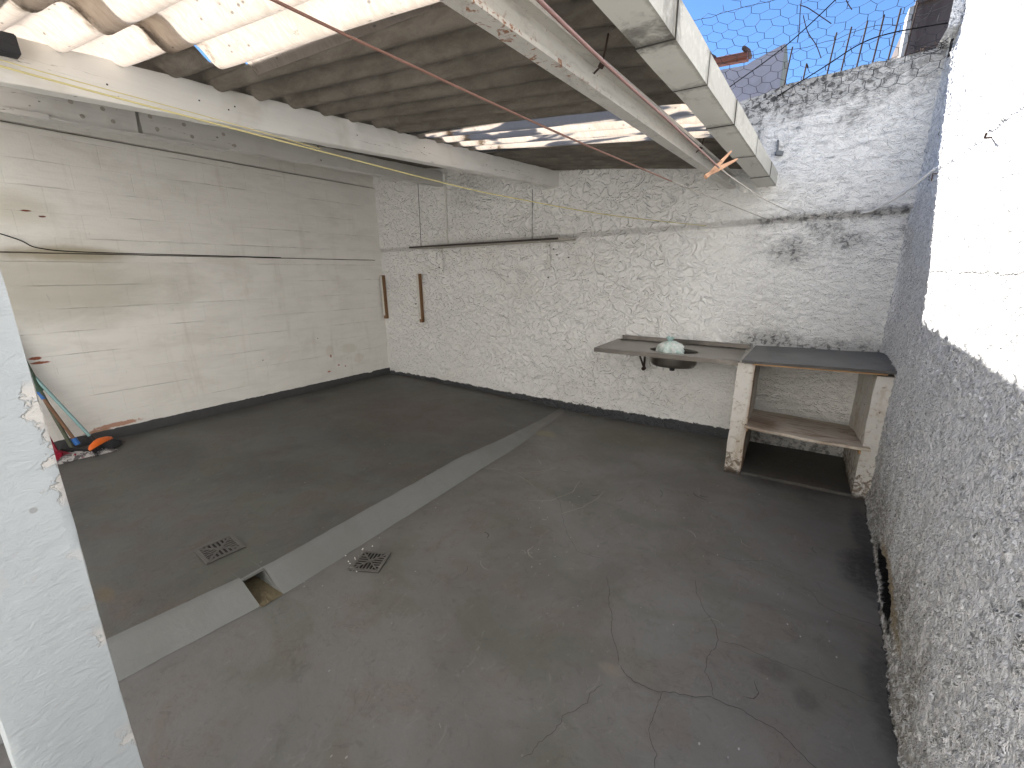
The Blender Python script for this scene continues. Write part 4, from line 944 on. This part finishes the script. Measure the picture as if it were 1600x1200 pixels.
# nails and hooks on the side wall
m = MB(); m.tube([(xr(2.55) - .0, 2.55, 2.06), (xr(2.55) - .03, 2.50, 2.052), (xr(2.5) - .05, 2.40, 2.035), (xr(2.5) - .052, 2.385, 2.045)], .0035, 7)
tag(m.build('wall_hook', M['iron'], smooth=True, loc=(.55, 2.5, 2.04)), 'small bent nail sticking out of the sunlit side wall', 'hook')
m = MB(); m.tube([(xr(3.72), 3.72, 2.12), (xr(3.72) - .03, 3.70, 2.12), (xr(3.72) - .03, 3.70, 2.08)], .004, 7)
tag(m.build('wall_hook', M['iron'], smooth=True, loc=(.6, 3.7, 2.1)), 'rusty hook just below the white cord on the side wall', 'hook')

# ------------------------------------------------------------------ above the rear wall
rods = [(1237, 68, 1230, 133), (1262, 112, 1263, 128), (1292, 65, 1283, 118), (1312, 58, 1303, 113), (1331, 53, 1323, 108), (1354, 45, 1344, 103), (1376, 39, 1366, 97), (1398, 35, 1388, 91)]
Mx = (r_, u_, f_)
rx_ = [-.262, -.13, .02, .105, .195, .285, .372, .46]
RL = ['leftmost reinforcing rod on the wall top, standing apart beside the lilac house', 'short stub of reinforcing rod on the wall top between two tall rods', 'tall rod on the wall top just right of the short stub', 'fourth rod from the left along the wall top', 'fifth rod from the left along the wall top', 'third rod from the right along the wall top', 'second rod from the right along the wall top', 'rightmost rod on the wall top, nearest the dark brown building']
for i, x in enumerate(rx_):
    zt = 3.235 + .014 * i if i != 1 else 3.07
    m = MB(); xx = x - .03 if i else x - .02
    m.tube([(xx + .022 * nz(i, 2), D + .02, 2.93), (xx + .012, D + .02, 3.1), (xx + .025, D + .02, zt)], .0055, 6)
    tag(m.build('steel_rod', M['iron'], loc=(xx, D + .02, 2.95)), RL[i], 'rod', 'rods along the wall top')

# hexagonal netting, hung over the rods
net = thing('wire_netting', (0, 4.4, 2.9), 'sagging hexagonal wire netting stretched above the rear wall', 'netting')
def netp(x, v):     # v: distance up the net from its bottom hem
    z0 = interp(x, [-1.0, -.5, 0, .4, .8], [2.86, 2.86, 2.83, 2.86, 2.93]) + .02 * nz(x * 3, 1)
    xx = x - .38 * v * max(0, min(1, .3 - x)) + .015 * nz(x * 4, v * 4, 3); yy = D - .05 - .05 * math.sin(min(1, v / .5) * 3.1) - .35 * max(0, v - .35) + .03 * nz(x * 2.4, v * 2.4, 8)
    return Vector((xx, yy, z0 + v * .93 + .02 * nz(x * 3, v * 3, 5)))
m = MB(); cw, chh = .094, .082
seen = set()
rows = 14
def hexes():
    for j in range(rows):
        for i in range(-10, 11):
            cx_ = i * cw + (cw / 2 if j % 2 else 0); cy_ = j * chh * .75
            yield cx_, cy_
edges = set()
def key(p): return (round(p[0], 4), round(p[1], 4))
for cx_, cy_ in hexes():
    c6 = [(cx_, cy_ + chh / 2), (cx_ + cw / 2, cy_ + chh / 4), (cx_ + cw / 2, cy_ - chh / 4), (cx_, cy_ - chh / 2), (cx_ - cw / 2, cy_ - chh / 4), (cx_ - cw / 2, cy_ + chh / 4)]
    for k in range(6):
        a, b = key(c6[k]), key(c6[(k + 1) % 6]); edges.add((min(a, b), max(a, b)))
for a, b in sorted(edges):
    top = interp(a[0], [-1, -.4, .8], [.62, .80, 1.2])
    if a[1] > top or b[1] > top or a[0] > .70 or b[0] > .70: continue
    jx = lambda p: (p[0] + .022 * nz(p[0] * 9, p[1] * 9, 1), p[1] + .018 * nz(p[0] * 9, p[1] * 9, 2))
    a, b = jx(a), jx(b); pa, pb_ = netp(*a), netp(*b); vert_ = abs(a[0] - b[0]) < .03
    m.tube([pa, (pa + pb_) / 2 + Vector((0, 0, -.0015)), pb_], .0021 if vert_ else .0013, 4, cap=False)
m.build('mesh', M['wire'], net)
for vv in (.36, .70):
    m = MB(); m.tube([netp(-.95 + i * .05, vv + .02 * nz(i * .6, vv)) + Vector((0, -.006, 0)) for i in range(33)], .0019, 5); m.build('tension_wire', M['wire'], net)
m = MB(); m.tube([Vector((.655 + .01 * nz(i * .9, 1), 4.36 + .01 * nz(i * .8, 3), 2.93 + i * .04)) for i in range(20)], .004, 5); m.tube([Vector((.66 - .012 * nz(i * 1.7, 5), 4.35 + .012 * nz(i * 1.8, 3), 2.93 + i * .04)) for i in range(20)], .003, 5)
for i in range(10): a = Vector((.60 + .05 * random.random(), 4.36, 2.98 + .05 * random.random())); m.tube([a, a + Vector((random.uniform(-.1, .02), random.uniform(-.03, .03), random.uniform(-.05, .03))), a + Vector((random.uniform(-.2, -.05), 0, random.uniform(-.06, .04)))], .0018, 4)
m.build('twisted_edge', M['wire'], net)
line('overhead_cable', [(-0.74, 4.3, 2.937), (-0.655, 4.32, 2.999), (-0.29, 4.2, 3.155), (0.007, 4.0, 3.307), (0.152, 3.8, 3.37)], .0038, M['cable'], 'straight black cable rising steeply in front of the lilac gable', 'cable')
line('overhead_cable', [(-0.311, 4.4, 2.895), (-0.022, 4.36, 3.025), (0.168, 4.34, 3.115), (0.354, 4.33, 3.136), (0.668, 4.3, 3.107)], .0042, M['cable'], 'black cable arching over the rods to the side wall', 'cable')
for pts, lab in (([(-0.229, 4.22, 3.43), (-0.225, 4.22, 3.344), (-0.216, 4.22, 3.252), (-0.217, 4.22, 3.169)], 'thin dry twig hanging upright in the netting, the leftmost one'),
        ([(-0.234, 4.24, 3.409), (-0.184, 4.24, 3.38), (-0.106, 4.24, 3.314), (-0.026, 4.24, 3.244)], 'dark twig lying slanted across the netting'),
        ([(-0.206, 4.26, 3.348), (-0.163, 4.26, 3.235), (-0.1, 4.26, 3.141), (-0.056, 4.26, 3.047)], 'long bent twig dangling through the netting above the rods'),
        ([(0.039, 4.28, 3.383), (0.059, 4.28, 3.348), (0.082, 4.28, 3.315)], 'short dark twig caught at the top of the netting')):
    line('dry_twig', pts, .0032, M['iron'], lab, 'twig', 5, 5)

# neighbouring houses
def house_pts(x0, x1, yf, yb, ztl, ztr, zb=-.2):
    return [(x0, yf, zb), (x1, yf, zb), (x1, yf, ztr), (x0, yf, ztl), (x0, yb, zb), (x1, yb, zb), (x1, yb, ztr), (x0, yb, ztl)]
HF = [(0, 1, 2, 3), (1, 5, 6, 2), (5, 4, 7, 6), (4, 0, 3, 7), (3, 2, 6, 7), (0, 4, 5, 1)]
h1 = thing('neighbour_house', (-2, 9, -.2), 'lilac rendered gable of a house with red roof tiles beyond the wall', 'house')
lil = simple('lilac_grey_render', (.47, .44, .48), .85, var=.1, scale=2, dirt=(.25, .22, .2), dscale=2, damt=.4)
m = MB()
pts = [(-5.5, 4.62), (-1.02, 4.46), (-.93, 4.50), (-.554, 4.625)]
vs = [(x, 8, -.2) for x, z in pts] + [(x, 8, z) for x, z in pts] + [(x, 8.45, -.2) for x, z in pts] + [(x, 8.45, z) for x, z in pts]
m.add(vs, [(i, i + 1, 5 + i, 4 + i) for i in range(3)] + [(8 + i, 12 + i, 13 + i, 9 + i) for i in range(3)] + [(4 + i, 5 + i, 13 + i, 12 + i) for i in range(3)] + [(3, 11, 15, 7), (0, 4, 12, 8)])
m.build('gable_wall', lil, h1)
m = MB()
for i in range(14): 
    m.tube([(-.549, 8.03 + i * .055, -.2), (-.549, 8.03 + i * .055, 4.60 - .9 * 0)], .02, 6)
m.add(house_pts(-.62, -.552, 8.0 + .001, 8.8, 4.61, 4.61), HF)
m.build('side_cladding', simple('cream_ribbed_sheet', (.42, .43, .36), .6, var=.15), h1)
tl = simple('terracotta_roof_tile', (.27, .10, .065), .8, var=.4, scale=8, dirt=(.10, .08, .07), dscale=4, damt=.6)
m = MB()
m.tube([(-5.5, 8.0, 4.745), (-3.3, 8.0, 4.665), (-1.02, 8.0, 4.585)], .05, 10)
m.box((-3.3, 8.0, 4.66), (4.5, .06, .05), (0, .036, 0)); m.box((-3.3, 8.2, 4.70), (4.5, .5, .03), (.22, .036, 0))
m.build('tiled_roof', tl, h1, smooth=True)
for (x, z) in ((-1.52, 4.655), (-1.06, 4.64)):
    m = MB(); m.tube([(x, 7.88, z), (x + .03, 8.1, z + .03), (x + .03, 8.4, z + .06)], [.030, .036, .03], 10); m.build('ridge_tile', simple('sooty_ridge_tile', (.12, .075, .06), .85, var=.5, scale=10), h1, smooth=True)
h2 = thing('neighbour_house', (1.2, 9, -.2), 'dark brownish concrete block of a building behind the top of the side wall', 'building')
dk2 = simple('stained_brown_concrete', (.135, .105, .095), .9, var=.4, scale=3, dirt=(.07, .05, .045), dscale=2, damt=.7, stretch=(2, 1, .5), bump=.004)
m = MB(); m.add(house_pts(.79, 3.2, 8, 10, 4.735, 5.0), HF); m.add([(.79, 7.96, 4.70), (3.2, 7.96, 4.96), (3.2, 7.96, 5.0), (.79, 7.96, 4.745), (.79, 8.0, 4.70), (3.2, 8.0, 4.96), (3.2, 8.0, 5.02), (.79, 8.0, 4.755)], [(0, 1, 2, 3), (3, 2, 6, 7), (0, 3, 7, 4)])
m.build('wall', dk2, h2)
m = MB(); m.add(house_pts(.745, .788, 8.0, 8.3, 4.70, 4.71), HF); m.build('edge_pilaster', simple('pale_pilaster_paint', (.5, .48, .45), .8), h2)
m = MB(); 
for i in range(60):
    x = .40 + .26 * random.random(); a = Vector((x, 4.50 + random.uniform(-.05, .06), 3.0 + .02 * random.random())); m.tube([a, a + Vector((random.uniform(-.06, .06), random.uniform(-.05, .05), random.uniform(.0, .045)))], .0022, 3)
tag(m.build('dry_litter', simple('brown_dry_litter', (.15, .09, .05), .9)), 'brown dry plant litter on the right end of the wall top', 'plant litter', kind='stuff')
